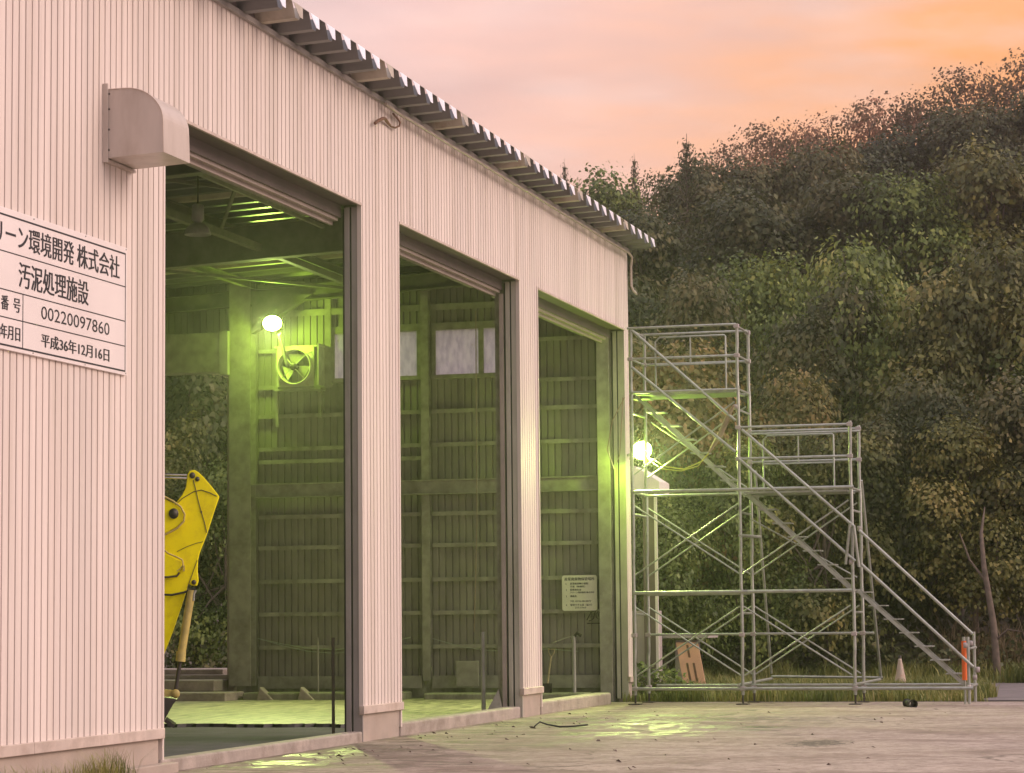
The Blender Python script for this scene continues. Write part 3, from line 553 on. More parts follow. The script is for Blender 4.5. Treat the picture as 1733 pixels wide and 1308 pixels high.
def rough_slab():
    b = MB(); n = 160; front = []; 
    for i in range(n+1):
        y = 10.7+13.2*i/n; front.append((34.1+0.08*math.sin(i*0.37)+random.uniform(-0.10, 0.10), y))
    top = [(x, y, 0.055) for x, y in front]; bot = [(x-0.05, y, -0.01) for x, y in front]; back = [(45.1, y, 0.06) for x, y in front]
    b.add(top+bot, [(i, i+1, n+2+i, n+1+i) for i in range(n)], 1)  # front edge coloured black so that no lit facets show
    b.add(top+back, [(i, n+1+i, n+2+i, i+1) for i in range(n)]); return b
struct(rough_slab(), 'interior_slab', 'slab')
# concrete steps and trough walls near end-wall door
struct(MB().box(43.6, 44.55, 17.45, 22.0, 0.0, 0.21), 'concrete_step', 'concrete', 0.02)
struct(MB().box(44.3, 44.98, 17.95, 22.0, 0.21, 0.42), 'concrete_step', 'concrete', 0.02)
struct(MB().box(45.36, 46.6, 18.2, 22.0, 0.0, 0.60), 'concrete_step', 'concrete', 0.02)
struct(MB().box(44.2, 44.9, 14.3, 17.35, 0.0, 0.19), 'trough_wall', 'mossy', 0.03)
struct(MB().box(44.3, 44.9, 10.9, 13.9, 0.0, 0.17), 'trough_wall', 'mossy', 0.03)
for y in (16.9, 16.1, 15.2, 14.5):
    struct(MB().add([(44.15, y-0.16, 0.06), (44.15, y+0.16, 0.06), (44.15, y+0.1, 0.30), (44.35, y-0.16, 0.06), (44.35, y+0.16, 0.06), (44.35, y+0.1, 0.30)], [(0, 2, 1), (3, 4, 5), (0, 3, 5, 2), (1, 2, 5, 4)]), 'concrete_lump', 'concrete', 0.02)

# ------------------------------------------------------------------ lettering
def text_mesh(txt, name, m_, w, h, origin, ux, uz, parent, off=(0, 0, 0), depth=0.0):
    cu = bpy.data.curves.new(name, 'FONT'); cu.body = txt; cu.resolution_u = 3
    tmp = bpy.data.objects.new('tmp', cu); COL.objects.link(tmp)
    dg = bpy.context.evaluated_depsgraph_get(); me = bpy.data.meshes.new_from_object(tmp.evaluated_get(dg))
    bpy.data.objects.remove(tmp); bpy.data.curves.remove(cu)
    co = np.empty(len(me.vertices)*3); me.vertices.foreach_get('co', co); co = co.reshape(-1, 3)
    mn = co.min(0); mx = co.max(0); u = (co[:, 0]-mn[0])/(mx[0]-mn[0])*w; v = (co[:, 1]-mn[1])/(mx[1]-mn[1])*h
    P = np.array(origin)+np.outer(u, np.array(ux))+np.outer(v, np.array(uz))
    me.vertices.foreach_set('co', P.ravel()); me.materials.clear(); me.materials.append(M[m_]); me.update()
    o = bpy.data.objects.new(name, me); COL.objects.link(o)
    if parent: o.parent = parent; o.matrix_parent_inverse = parent_inv(parent)
    return o
# company sign
sy = Y0-0.03
sg = thing('company_sign', 'big white Japanese company sign with black-ruled rows on the left ribbed wall', 'sign', (21.0, sy, 4.5))
MB().box(18.6, 22.955, sy, Y0-0.001, 3.905, 5.165).build('sign_board', M['white'], sg, bevel=0.003)
ls = sy-0.002
lines = MB()
XL = 18.66; XR = 22.92
for z, t in ((5.10, .016), (4.775, .010), (4.435, .010), (4.19, .010), (3.945, .016)): lines.box(XL, XR, ls, sy-0.0003, z-t/2, z+t/2)
lines.box(XR-.012, XR, ls-.0005, sy-0.0003, 3.945, 5.10); lines.box(20.685, 20.697, ls-.0005, sy-0.0003, 3.945, 4.435); lines.box(XL, XL+0.012, ls-.0005, sy-0.0003, 3.945, 5.10)
lines.build('ruling', M['ink'], sg)
def sgt(t, x0, x1, z0, z1): text_mesh(t, 'lettering', 'ink', x1-x0, z1-z0, (x0, ls-0.0005, z0), (1, 0, 0), (0, 0, 1), sg)
def bold(t, x0, x1, z0, z1):
    for k_, dx in enumerate((0, 0.006, 0.012)): 
        o = text_mesh(t, 'lettering', 'ink', x1-x0-0.012, z1-z0, (x0+dx, ls-0.0005-0.0002*k_, z0), (1, 0, 0), (0, 0, 1), sg)
bold('リーン環境開発', 20.13, 21.745, 4.83, 5.05)
bold('株式会社', 21.81, 22.775, 4.83, 5.05)
bold('汚泥処理施設', 20.60, 22.07, 4.49, 4.72)
bold('番  号', 20.26, 20.642, 4.255, 4.385)
for bx_, bz_ in ((22.93, 5.145), (22.93, 3.925), (20.9, 5.145), (20.9, 3.925), (22.0, 5.145), (22.0, 3.925)): MB().lathe([(0.009, 0.0), (0.007, 0.005), (0.0, 0.006)], (bx_, sy, bz_), (0, -1, 0), 8).build('bolt', M['greyboard'], sg)
sgt('00220097860', 21.06, 22.545, 4.255, 4.375)
bold('効年月日', 20.12, 20.642, 4.00, 4.13)
bold('平成36年12月16日', 21.06, 22.545, 4.00, 4.125)
# notice sign on end wall
ns = thing('notice_sign', 'cream waste storage notice with rounded corners on the green interior end wall', 'sign', (45.0, 11.13, 1.63))
def round_rect(y0, y1, z0, z1, r, x0, x1):
    pts = []
    for cy, cz, a0 in ((y1-r, z1-r, 0), (y0+r, z1-r, 90), (y0+r, z0+r, 180), (y1-r, z0+r, 270)):
        for k_ in range(5):
            a = math.radians(a0+k_*22.5); pts.append((cy+r*math.cos(a), cz+r*math.sin(a)))
    return MB().prismX(pts, x0, x1)
round_rect(10.81, 11.46, 1.63, 2.27, 0.04, 44.97, 44.98).build('sign_board', M['cream'], ns)
def nst(t, f0, f1, g0, g1):   # fractions from left/top of board
    y0 = 11.46-0.65*f0; y1 = 11.46-0.65*f1; z1 = 2.27-0.64*g0; z0 = 2.27-0.64*g1
    for k_ in range(2): text_mesh(t, 'lettering', 'ink', y0-y1, z1-z0, (44.968-0.0004*k_, y0-0.003*k_, z0), (0, -1, 0), (0, 0, 1), ns)
nst('産業廃棄物保管場所', 0.07, 0.93, 0.06, 0.15)
nst('1.', 0.11, 0.14, 0.215, 0.265); nst('産業廃棄物の種類', 0.23, 0.75, 0.205, 0.265); nst('汚泥（無機性）', 0.23, 0.66, 0.29, 0.345)
nst('2.', 0.11, 0.14, 0.39, 0.44); nst('管理責任者', 0.23, 0.55, 0.38, 0.44); nst('クリーン環境開発 株式会社', 0.23, 0.92, 0.46, 0.51)
nst('3.', 0.11, 0.14, 0.57, 0.62); nst('連絡先', 0.23, 0.42, 0.56, 0.615); nst('TEL 0176-00-0077', 0.23, 0.83, 0.71, 0.755)
nst('4.', 0.11, 0.14, 0.815, 0.865); nst('保管できる量（最大）', 0.23, 0.85, 0.805, 0.865); nst('213.17m3', 0.37, 0.68, 0.89, 0.935)

# ------------------------------------------------------------------ lamps
def lamp_mat(c, s):
    return mat('lit_lens', (0.9, 0.9, 0.9), 0.4, emit=(*c, s))
GREEN = (0.60, 1.0, 0.07)
M['lens'] = lamp_mat((0.60, 1.0, 0.12), 220)
def flood(name_label, loc, aim, parent_bits, watts, beam, beam_deg, group='lit green-white floodlights'):
    L0 = thing('floodlight', name_label, 'lamp', loc, group)
    o = Vector(loc); ax = (Vector(aim)-o).normalized()
    MB().lathe([(0.0, -0.16), (0.06, -0.16), (0.09, -0.12), (0.17, -0.02), (0.182, 0.0), (0.182, 0.012), (0.172, 0.012)], o, ax, 28).build('housing', M['greyboard'], L0)
    MB().lathe([(0.168, 0.004), (0.12, 0.014), (0.0, 0.02)], o, ax, 28).build('lens', M['lens'], L0)
    sx = ax.cross(Vector((0, 0, 1))).normalized(); up = sx.cross(ax)
    MB().tube([o+sx*0.2-ax*0.02, o+sx*0.2-up*0.2-ax*0.08, o-sx*0.2-up*0.2-ax*0.08, o-sx*0.2-ax*0.02], 0.012, 6).build('bracket', M['darksteel'], L0)
    parent_bits(L0, o)
    ld = bpy.data.lights.new('lamp_glow', 'POINT'); ld.energy = watts; ld.color = GREEN; ld.shadow_soft_size = 0.08
    lo = bpy.data.objects.new('lamp_light', ld); COL.objects.link(lo); lo.location = o+ax*0.22; lo.rotation_euler = (-ax).to_track_quat('Z', 'Y').to_euler(); lo.parent = L0; lo.matrix_parent_inverse = parent_inv(L0)
    if beam:      # the reflector throws most of its light down onto the yard
        l2 = bpy.data.lights.new('reflector_beam', 'SPOT'); l2.energy = beam; l2.color = (0.86, 1.0, 0.34); l2.spot_size = math.radians(beam_deg); l2.spot_blend = 1.0; l2.shadow_soft_size = 0.15
        lo2 = bpy.data.objects.new('reflector_beam', l2); COL.objects.link(lo2); lo2.location = o+ax*0.06; lo2.rotation_euler = (-ax).to_track_quat('Z', 'Y').to_euler(); lo2.parent = L0; lo2.matrix_parent_inverse = parent_inv(L0)
    return L0
def bits1(L0, o):
    MB().bar(o+Vector((0.1, -0.1, -0.2)), o+Vector((0.3, -0.18, -0.75)), 0.06, 0.05).build('arm', M['steel'], L0)
flood('round lit floodlight high inside the first doorway above the exhaust fan', (44.45, 16.85, 7.04), (37.0, 13.9, 0.0), bits1, 45, 2100, 108)
def bits2(L0, o):
    MB().bar(o+Vector((0.10, 0.0, 0.0)), o+Vector((0.55, 0.39, -0.05)), 0.04, 0.04).build('arm', M['galv'], L0)
flood('round lit floodlight outdoors at the far building corner beside the scaffold stair', (44.6, 9.86, 4.48), (35.5, 6.6, 0.0), bits2, 90, 1250, 136)

# high bay lamp, unlit
hb = thing('high_bay_lamp', 'unlit bell-shaped pendant lamp under the warehouse roof behind the first doorway', 'lamp', (33.0, 13.7, 7.1))
MB().lathe([(0.05, 0.34), (0.085, 0.32), (0.09, 0.12), (0.05, 0.08), (0.10, 0.05), (0.16, 0.0), (0.19, -0.09), (0.185, -0.10), (0.14, -0.02)], (33.0, 13.62, 7.0), (0, 0, 1), 24).build('lamp_shade', M['greyboard'], hb)
MB().tube([(33.0, 13.62, 7.3), (33.0, 13.62, 7.75)], 0.012, 6).build('hanger', M['darksteel'], hb)
MB().bar((30.95, 13.55, 7.75), (38.0, 13.55, 7.75), 0.05, 0.06).build('conduit_rail', M['steel'], hb)

# exhaust fan
fn = thing('exhaust_fan', 'square-framed exhaust fan with round shroud on the interior end wall below the lamp', 'fan', (44.9, 16.5, 5.9))
fx = 44.72; fy, fz = 16.53, 6.24
b = MB(); R_ = 0.33; sq = 0.37
n = 32; ring = [(fy+R_*math.cos(2*math.pi*i/n), fz+R_*math.sin(2*math.pi*i/n)) for i in range(n)]
def sqp(a):
    c, s = math.cos(a), math.sin(a); k_ = sq/max(abs(c), abs(s)); return (fy+k_*c, fz+k_*s)
vs = []; fs = []
outer = [sqp(2*math.pi*i/n) for i in range(n)]
for xx in (fx+0.10, fx+0.115): vs += [(xx, y, z) for y, z in ring]+[(xx, y, z) for y, z in outer]
for i in range(n):
    j = (i+1) % n; fs += [(i, j, n+j, n+i)[::-1], (2*n+i, 2*n+j, 3*n+j, 3*n+i), (n+i, n+j, 3*n+j, 3*n+i)]
b.add(vs, fs); b.build('mounting_plate', M['fanmetal'], fn)
MB().lathe([(R_+0.004, 0.10), (R_+0.01, 0.0), (R_-0.012, 0.0), (R_-0.02, 0.18)], (fx, fy, fz), (1, 0, 0), 40).build('shroud', M['fanmetal'], fn)
MB().lathe([(0.0, -0.04), (0.06, -0.04), (0.075, -0.02), (0.075, 0.10), (0.05, 0.13)], (fx, fy, fz), (1, 0, 0), 20).build('motor', M['darksteel'], fn)
for k_ in range(3):
    a0 = math.radians(200+120*k_); bl = MB(); vs = []
    for i in range(7):
        r_ = 0.06+0.23*i/6; wdt = 0.10+0.16*i/6
        for sgn in (-1, 1):
            a = a0+sgn*wdt/(r_+0.12)*0.9+0.25*i/6; vs.append((fx+0.12+sgn*0.035, fy+r_*math.cos(a), fz+r_*math.sin(a)))
    bl.add(vs, [(2*i, 2*i+1, 2*i+3, 2*i+2) for i in range(6)], 0, True); bl.build('blade', M['fanmetal'], fn)
for a in (45, 135, 225, 315):
    a = math.radians(a+4); MB().tube([(fx-0.02, fy+0.05*math.cos(a), fz+0.05*math.sin(a)), (fx+0.02, fy+0.35*math.cos(a), fz+0.35*math.sin(a)), (fx+0.10, fy+0.42*math.cos(a), fz+0.42*math.sin(a))], 0.009, 6).build('strut', M['fanmetal'], fn)
MB().box(fx+0.02, fx+0.38, fy-0.49, fy-0.46, fz-0.36, fz+0.42).build('side_bracket', M['steel'], fn)
MB().box(fx+0.1, fx+0.38, fy-0.5, fy+0.42, fz+0.372, fz+0.40).build('top_rail', M['fanmetal'], fn)
MB().box(fx+0.1, fx+0.38, fy-0.5, fy+0.42, fz-0.44, fz-0.40).build('bottom_rail', M['steel'], fn)
MB().bar((fx+0.25, fy+0.42, fz+0.4), (fx+0.25, fy+0.42, fz-1.1), 0.05, 0.05).build('post', M['steel'], fn)
MB().bar((fx+0.25, fy-0.44, fz-0.45), (fx+0.25, fy-0.44, fz-0.95), 0.05, 0.05).build('post', M['steel'], fn)

# ------------------------------------------------------------------ excavator
ex = thing('excavator', 'yellow excavator arm and bucket seen through the first doorway, body behind the wall', 'excavator', (34.0, 14.2, 0))
stick = [(14.58, 2.5), (14.60, 3.03), (14.464, 3.177), (14.341, 3.203), (14.25, 3.315), (14.196, 3.421), (14.181, 3.528), (14.174, 3.599), (14.14, 3.655), (14.07, 3.672), (14.005, 3.637), (13.929, 3.571), (13.80, 3.43), (13.682, 3.288), (13.761, 3.077), (13.867, 2.767), (13.943, 2.584), (13.989, 2.472), (14.011, 2.373), (14.016, 2.231), (14.0, 2.089), (14.026, 2.012), (14.11, 2.02), (14.156, 2.049), (14.232, 1.809), (14.384, 1.386), (14.57, 0.936), (14.72, 0.50), (14.86, 0.46), (14.95, 0.56), (14.93, 0.9), (14.85, 1.9)]
MB().prismX(stick, 34.0, 34.32).build('stick', M['yellow'], ex, bevel=0.012)
be = [(14.526, 3.257), (14.387, 3.19), (14.285, 3.116), (14.235, 3.03), (14.245, 2.93), (14.32, 2.86), (14.479, 2.778), (14.8, 2.66), (15.9, 2.9), (17.2, 2.4), (18.6, 1.35), (18.9, 1.6), (17.8, 3.1), (16.3, 3.75), (15.4, 3.62)]
MB().prismX(be, 33.90, 33.985).build('boom_side', M['yellow'], ex, bevel=0.01)
MB().prismX(be, 34.335, 34.42).build('boom_side', M['yellow'], ex, bevel=0.01)
MB().tube([(33.895, y, z) for y, z in [(14.8, 2.64), (14.479, 2.755), (14.32, 2.835), (14.225, 2.93), (14.213, 3.03), (14.27, 3.135), (14.387, 3.215), (14.526, 3.285), (15.4, 3.65)]], 0.016, 6).build('boom_edge', M['yellow_dull'], ex)
for y, z, r_, x_ in ((14.379, 3.04, 0.075, 33.87), (14.097, 3.59, 0.045, 33.985), (14.02, 3.538, 0.035, 33.985), (13.959, 3.067, 0.015, 33.99), (14.072, 2.062, 0.035, 33.985)):
    MB().lathe([(0, -0.01), (r_*0.55, -0.01), (r_*0.6, 0.0), (r_, 0.0), (r_, 0.03)], (x_, y, z), (1, 0, 0), 20).build('pin', M['darksteel'], ex)
def hose(pts, r_, m_='black', x_=33.975):
    MB().tube([(x_, y, z) for y, z in pts], r_, 6).build('hose', M[m_], ex)
hose([(14.082, 3.525), (14.043, 3.382), (14.005, 3.224), (13.959, 3.067), (13.913, 2.924), (13.875, 2.767)], 0.006, 'darksteel', 33.993)
hose([(14.40, 3.13), (14.25, 3.26), (14.081, 3.354), (13.959, 3.38), (13.83, 3.34), (13.72, 3.289)], 0.006, 'darksteel', 33.993)
hose([(14.33, 2.50), (14.18, 2.57), (14.03, 2.62), (13.93, 2.64)], 0.004, 'darksteel', 33.994)
hose([(14.02, 2.38), (14.08, 2.22), (14.17, 1.98)], 0.005, 'darksteel', 33.994)
hose([(14.70, 2.60), (14.547, 2.538), (14.463, 2.475), (14.35, 2.43), (14.248, 2.383), (14.233, 2.31), (14.28, 2.255), (14.33, 2.22)], 0.013, 'yellow_dull', 33.94)
MB().prismX([(14.7, 2.5), (14.463, 2.455), (14.26, 2.36), (14.25, 2.27), (14.33, 2.17), (14.45, 2.14), (14.7, 2.12)], 33.93, 33.985).build('hose_guard', M['yellow'], ex, bevel=0.008)
hose([(14.7, 2.13), (14.462, 2.138), (14.33, 2.15), (14.29, 2.20)], 0.014, 'darksteel', 33.925)
MB().prismX([(14.236, 2.30), (14.21, 2.30), (14.21, 2.22), (14.236, 2.22)], 33.90, 33.985).build('hose_clamp', M['yellow_dull'], ex)
hose([(14.04, 1.97), (14.10, 1.965), (14.218, 1.919), (14.406, 1.883), (14.7, 1.896), (14.9, 1.95)], 0.016, 'black', 33.95)
hose([(14.04, 1.95), (14.07, 1.90), (14.075, 1.80)], 0.018, 'galv', 33.93)
# arm cylinder rod (upper) and bucket cylinder
for dz in (0.0, -0.045):
    MB().tube([(34.1, 14.18, 3.60+dz), (34.1, 16.0, 3.66+dz)], 0.018, 8).build('cylinder_rod', M['chrome'], ex)
MB().tube([(34.1, 16.0, 3.66), (34.1, 17.3, 3.5)], 0.075, 12).build('cylinder', M['yellow'], ex)
cb = Vector((33.97, 14.105, 1.95)); ce = Vector((33.97, 14.274, 0.96))
MB().tube([cb, ce], 0.062, 16).build('cylinder', M['yellow_dull'], ex)
MB().tube([ce+Vector((0, -0.012, 0.12)), ce+Vector((0, 0.0, -0.02))], 0.075, 16).build('cylinder_gland', M['yellow_dull'], ex)
MB().tube([ce, (33.97, 14.352, 0.50)], 0.03, 12).build('cylinder_rod', M['darksteel'], ex)
MB().lathe([(0, -0.05), (0.06, -0.05), (0.065, -0.03), (0.065, 0.03), (0.0, 0.05)], (33.95, 14.345, 0.485), (1, 0, 0), 20).build('link_pin', M['yellow_dull'], ex)
MB().bar((33.97, 14.345, 0.485), (33.97, 14.80, 0.52), 0.05, 0.10).build('link', M['yellow_dull'], ex)
MB().prismX([(14.45, 0.43), (14.32, 0.41), (14.38, 0.34), (14.50, 0.14), (14.547, 0.02), (14.85, 0.02), (15.25, 0.12), (15.35, 0.35), (15.1, 0.5), (14.86, 0.46)], 33.7, 34.6).build('bucket', M['darksteel'], ex, bevel=0.01)
for xx in (33.72, 33.96, 34.2, 34.44):
    MB().bar((xx+0.05, 14.50, 0.12), (xx+0.05, 14.36, 0.03), 0.07, 0.05).build('tooth', M['darksteel'], ex)
MB().tube([(33.85, 17.3, 2.3), (33.85, 18.3, 1.2)], 0.07, 12).build('cylinder', M['yellow'], ex)
MB().tube([(33.85, 16.4, 2.9), (33.85, 17.3, 2.3)], 0.04, 12).build('cylinder_rod', M['chrome'], ex)
for xx in (33.1, 34.9):
    tr = [(18.0+1.5+1.5*math.cos(a)*1.0 if False else 0, 0) for a in []]
    prof = [(19.5+sx_*1.2+0.35*math.cos(a), -0.06+0.35*math.sin(a)) for sx_, a0, a1 in ((-1, 90, 270), (1, -90, 90)) for a in [math.radians(a0+(a1-a0)*i/8) for i in range(9)]]
    MB().prismX(prof, xx-0.22, xx+0.22).build('track', M['black'], ex, bevel=0.02)
MB().prismX([(18.4, 0.35), (20.9, 0.35), (21.1, 0.7), (21.05, 1.6), (20.6, 1.7), (18.4, 1.3)], 33.2, 34.9).build('engine_house', M['yellow'], ex, bevel=0.04)
MB().prismX([(18.35, 0.36), (19.5, 0.36), (19.5, 2.2), (18.6, 2.2), (18.3, 1.4)], 34.5, 35.3).build('cab', M['darksteel'], ex, bevel=0.03)

ex.rotation_euler = (0, 0, math.radians(22)); ex.scale = (0.78, 0.725, 0.78); ex.location = (26.5, 11.08, 0.33)
# ------------------------------------------------------------------ scaffold stair tower
sf = thing('scaffold_stair_tower', 'galvanised frame scaffold stair tower stepping down from the building corner', 'scaffold', (43.9, 7.0, 0))
FX, BX = 43.3, 44.4
G = M['galv']
def tb(name, a, b_, r_, n=10, m_=None): return MB().tube([a, b_], r_, n).build(name, m_ or G, sf)
Ys = [9.75, 7.87, 5.95, 4.05]
tops = [6.54, 6.56, 4.82]
for y, zt in zip(Ys[:3], tops):
    for x in (FX, BX):
        # frame tubes pinch in at the joints of the 1.7 m frames
        zs = [0.16]; pts = []; rs = []
        lv = [0.16, 1.92, 3.66, 5.41]
        z = 0.16
        for i, zl in enumerate(lv):
            if zl > zt: break
            nz_ = min(lv[i+1] if i+1 < 4 else 9, zt)
            pts += [(x, y, zl), (x, y, min(zl+0.62, nz_)), (x, y-0.008, min(zl+0.75, nz_)), (x, y-0.008, nz_-0.02)] if nz_-zl > 1 else [(x, y, zl), (x, y, nz_)]
        MB().tube(pts, 0.029, 10).build('post', G, sf)
        tb('jack_screw', (x, y, 0.02), (x, y, 0.18), 0.017, 8, M['darksteel'])
        MB().box(x-0.12, x+0.12, y-0.10, y+0.10, 0.002, 0.016).build('base_plate', M['darksteel'], sf)
        for zl in lv[1:]:
            if zl < zt: tb('joint_collar', (x, y, zl-0.03), (x, y, zl+0.05), 0.037, 10)
    for zl in [0.26, 1.55, 1.92, 3.28, 3.66, 5.05, 5.41, 5.99, 6.5]:
        if zl < zt: tb('transom', (FX, y, zl), (BX, y, zl), 0.02, 8)
for x in (FX, BX):
    for y, zs_ in ((9.75, (0.27, 1.19, 5.99)), (7.87, (0.27, 1.19, 4.2, 4.74, 5.99, 6.5)), (5.95, (0.27, 1.19, 4.2, 4.74))):
        for z_ in zs_: MB().box(x-0.055, x+0.045, y-0.045, y+0.045, z_-0.035, z_+0.035).build('coupler', M['shedmetal'], sf, bevel=0.01)
# leg end frame at foot of stair
for x, dz in ((FX, 1.12), (BX, 1.2)):
    tb('post', (x, Ys[3], 0.01), (x, Ys[3], dz), 0.027)
tb('transom', (FX, Ys[3]-0.03, 0.93), (BX, Ys[3]-0.03, 0.93), 0.02)
tb('transom', (FX, Ys[3]-0.03, 0.30), (BX, Ys[3]-0.03, 0.30), 0.02)
def clampc(x, y, z): MB().lathe([(0.0, -0.035), (0.045, -0.035), (0.05, 0), (0.045, 0.035), (0.0, 0.035)], (x, y, z), (0, 1, 0), 8).build('clamp', M['shedmetal'], sf)
for x, y, z in ((FX, 4.05, 0.28), (BX, 4.05, 0.42), (FX, 4.09, 0.98), (BX, 4.1, 1.0), (BX, 4.0, 0.55), (FX, 5.97, 2.4), (BX, 5.97, 3.0), (FX, 7.9, 5.1)): clampc(x, y, z)
# ledgers
def ledg(y0, y1, z, planes=(FX, BX), r_=0.022, name='ledger'):
    for x in planes: tb(name, (x-0.03, y0, z), (x-0.03, y1, z), r_)
ledg(9.78, 3.98, 0.27, (FX,), 0.028); ledg(9.6, 4.0, 0.30, (BX,), 0.024)
ledg(9.75, 5.75, 1.19, (BX,), 0.022)
ledg(9.75, 5.97, 1.92, (FX,), 0.030); ledg(9.75, 7.9, 1.90, (BX,), 0.026)
ledg(9.75, 7.87, 3.67, (FX,), 0.030); ledg(7.87, 5.9, 3.67, (FX,), 0.028); ledg(9.75, 5.97, 3.65, (BX,), 0.022)
MB().box(FX+0.03, BX-0.03, 7.93, 9.68, 5.36, 5.40).build('platform', G, sf)
ledg(9.75, 7.87, 5.40, (FX, BX), 0.024)
for k_ in range(3): MB().box(FX+0.03+0.35*k_, FX+0.36+0.35*k_, 6.02, 7.80, 3.60, 3.635).build('platform', G, sf)
ledg(9.8, 7.87, 6.53, (FX, BX), 0.021, 'guard_rail'); ledg(9.8, 7.87, 5.99, (FX, BX), 0.021, 'guard_rail')
ledg(7.87, 5.9, 4.74, (FX, BX), 0.021, 'guard_rail'); ledg(7.87, 5.9, 4.20, (FX, BX), 0.021, 'guard_rail')
ledg(7.9, 5.9, 4.69, (BX-0.1,), 0.018, 'guard_rail')
# guard frames on back side
for (ya, yb, zt, zm, zb) in ((9.53, 8.26, 6.47, 5.97, 5.41), (7.62, 6.38, 4.66, 4.16, 3.64)):
    x = BX-0.06
    MB().tube([(x, ya, zb), (x, ya, zt-0.08), (x, ya-0.08, zt), (x, yb+0.02, zt), (x, yb, zt-0.02), (x, yb, zb)], 0.017, 8).build('guard_frame', G, sf)
    MB().tube([(x, ya, zm), (x, yb, zm)], 0.015, 8).build('guard_frame', G, sf)
    MB().tube([(x, (ya+yb)/2, zm), (x, (ya+yb)/2, zt)], 0.015, 8).build('guard_frame', G, sf)
# cross braces
def br(ya, za, yb, zb, both=True):
    for x in ((FX+0.03, BX+0.03) if both else (FX+0.03,)): tb('cross_brace', (x, ya, za), (x, yb, zb), 0.0145, 8)
br(9.73, 1.67, 7.90, 0.49); br(9.73, 0.49, 7.90, 1.67)
br(9.73, 3.43, 7.90, 2.23); br(9.73, 2.23, 7.90, 3.43)
br(9.73, 3.97, 7.93, 5.19)
br(7.84, 1.67, 6.0, 0.49); br(7.84, 0.49, 6.0, 1.67)
br(7.84, 2.23, 6.0, 3.45)
# stairs
def stair(ya, za, yb, zb, n, xs=(43.60, 44.0)):
    for x in xs:
        MB().bar((x, ya, za), (x, yb, zb), 0.03, 0.05).build('stringer', G, sf)
    dy = (yb-ya); dz = zb-za
    for i in range(n):
        t = (i+0.35)/n; y = ya+dy*t; z = za+dz*t+0.03
        MB().box(xs[0]-0.0, xs[1]+0.0, y-0.15, y+0.15, z, z+0.02).build('tread', G, sf)
stair(5.93, 1.93, 4.15, 0.31, 7); stair(7.80, 3.62, 6.02, 1.93, 7); stair(9.74, 5.37, 7.95, 3.66, 7)
for a, b_ in (((5.82, 2.93), (3.97, 1.17)), ((5.8, 2.36), (3.97, 0.62)), ((7.80, 4.70), (5.90, 2.99)), ((7.87, 4.21), (5.9, 2.41)), ((9.71, 6.49), (7.91, 4.86)), ((9.72, 5.84), (7.92, 4.32))):
    tb('handrail', (FX-0.04, *a), (FX-0.04, *b_), 0.026)
    tb('handrail', (BX+0.04, *a), (BX+0.04, *b_), 0.02) if a[1] > 9 else None
# thin diagonal rods beneath the stairs
for a, b_ in (((9.72, 5.2), (6.1, 2.0)), ((9.6, 4.95), (7.9, 3.75)), ((7.85, 3.2), (6.0, 2.15))):
    tb('diagonal_rod', (44.2, *a), (44.2, *b_), 0.013, 8)
# stabilisers
tb('stabiliser', (44.5, 7.80, 4.05), (46.5, 7.92, 0.46), 0.026); tb('stabiliser', (44.5, 5.93, 3.84), (46.5, 5.92, 0.34), 0.026)
tb('stabiliser_foot', (46.45, 7.91, 0.40), (46.45, 5.88, 0.37), 0.022)
tb('outrigger', (FX-0.1, 7.93, 0.33), (46.5, 7.91, 0.36), 0.026); tb('outrigger', (FX-0.1, 5.97, 0.33), (46.5, 5.93, 0.34), 0.026)
tb('outrigger', (FX-0.1, 7.86, 2.88), (44.9, 7.80, 2.9), 0.026)
tb('loose_tube', (43.2, 5.96, 3.06), (43.25, 6.06, 2.36), 0.026); tb('loose_tube', (43.2, 5.90, 3.01), (43.22, 5.83, 2.31), 0.026)
# things hanging on / standing at the scaffold
cr = MB().tube([(43.2, 7.92, 5.12), (43.3, 8.05, 4.92), (43.35, 8.19, 4.64), (43.4, 8.41, 4.33)], [0.02, 0.045, 0.05, 0.02], 8).build('canvas_roll', M['strap'])
tag(cr, 'thin brown rolled canvas hanging diagonally off the scaffold post above the outdoor lamp', 'canvas roll')
cb_ = MB().tube([(43.4, 8.42, 4.30), (43.4, 8.55, 4.17), (43.38, 8.85, 4.05), (43.6, 9.25, 4.12), (44.0, 9.5, 4.26), (44.6, 9.75, 4.33)], 0.011, 6).tube([(43.4, 8.40, 4.34), (43.4, 8.60, 4.10), (43.38, 8.90, 4.02), (43.6, 9.3, 4.08), (44.55, 9.72, 4.30)], 0.009, 6).build('power_cable', M['cable_y'])
tag(cb_, 'yellow cable looping from the outdoor floodlight across to the scaffold', 'cable')
cw = MB().tube([(43.0, 9.8, 5.3), (43.0, 10.02, 4.9), (43.0, 10.12, 4.4), (43.0, 10.0, 4.05), (43.0, 9.9, 4.3), (43.0, 9.86, 4.8), (43.0, 9.83, 5.3)], 0.010, 6).build('wire_coil', M['strap'])
tag(cw, 'narrow hanging loop of brown wire on the building corner next to the outdoor lamp', 'wire')
ob = thing('safety_barrier_post', 'bright orange tube standing inside the last scaffold leg', 'post', (43.5, 4.12, 0))
MB().tube([(43.42, 4.13, 0.40), (43.42, 4.13, 1.05)], 0.042, 12).build('sleeve', M['orange'], ob)
MB().tube([(43.42, 4.13, 0.0), (43.42, 4.13, 0.40)], 0.02, 8).tube([(43.42, 4.13, 1.05), (43.42, 4.13, 1.12)], 0.03, 8).build('tube', M['galv'], ob)
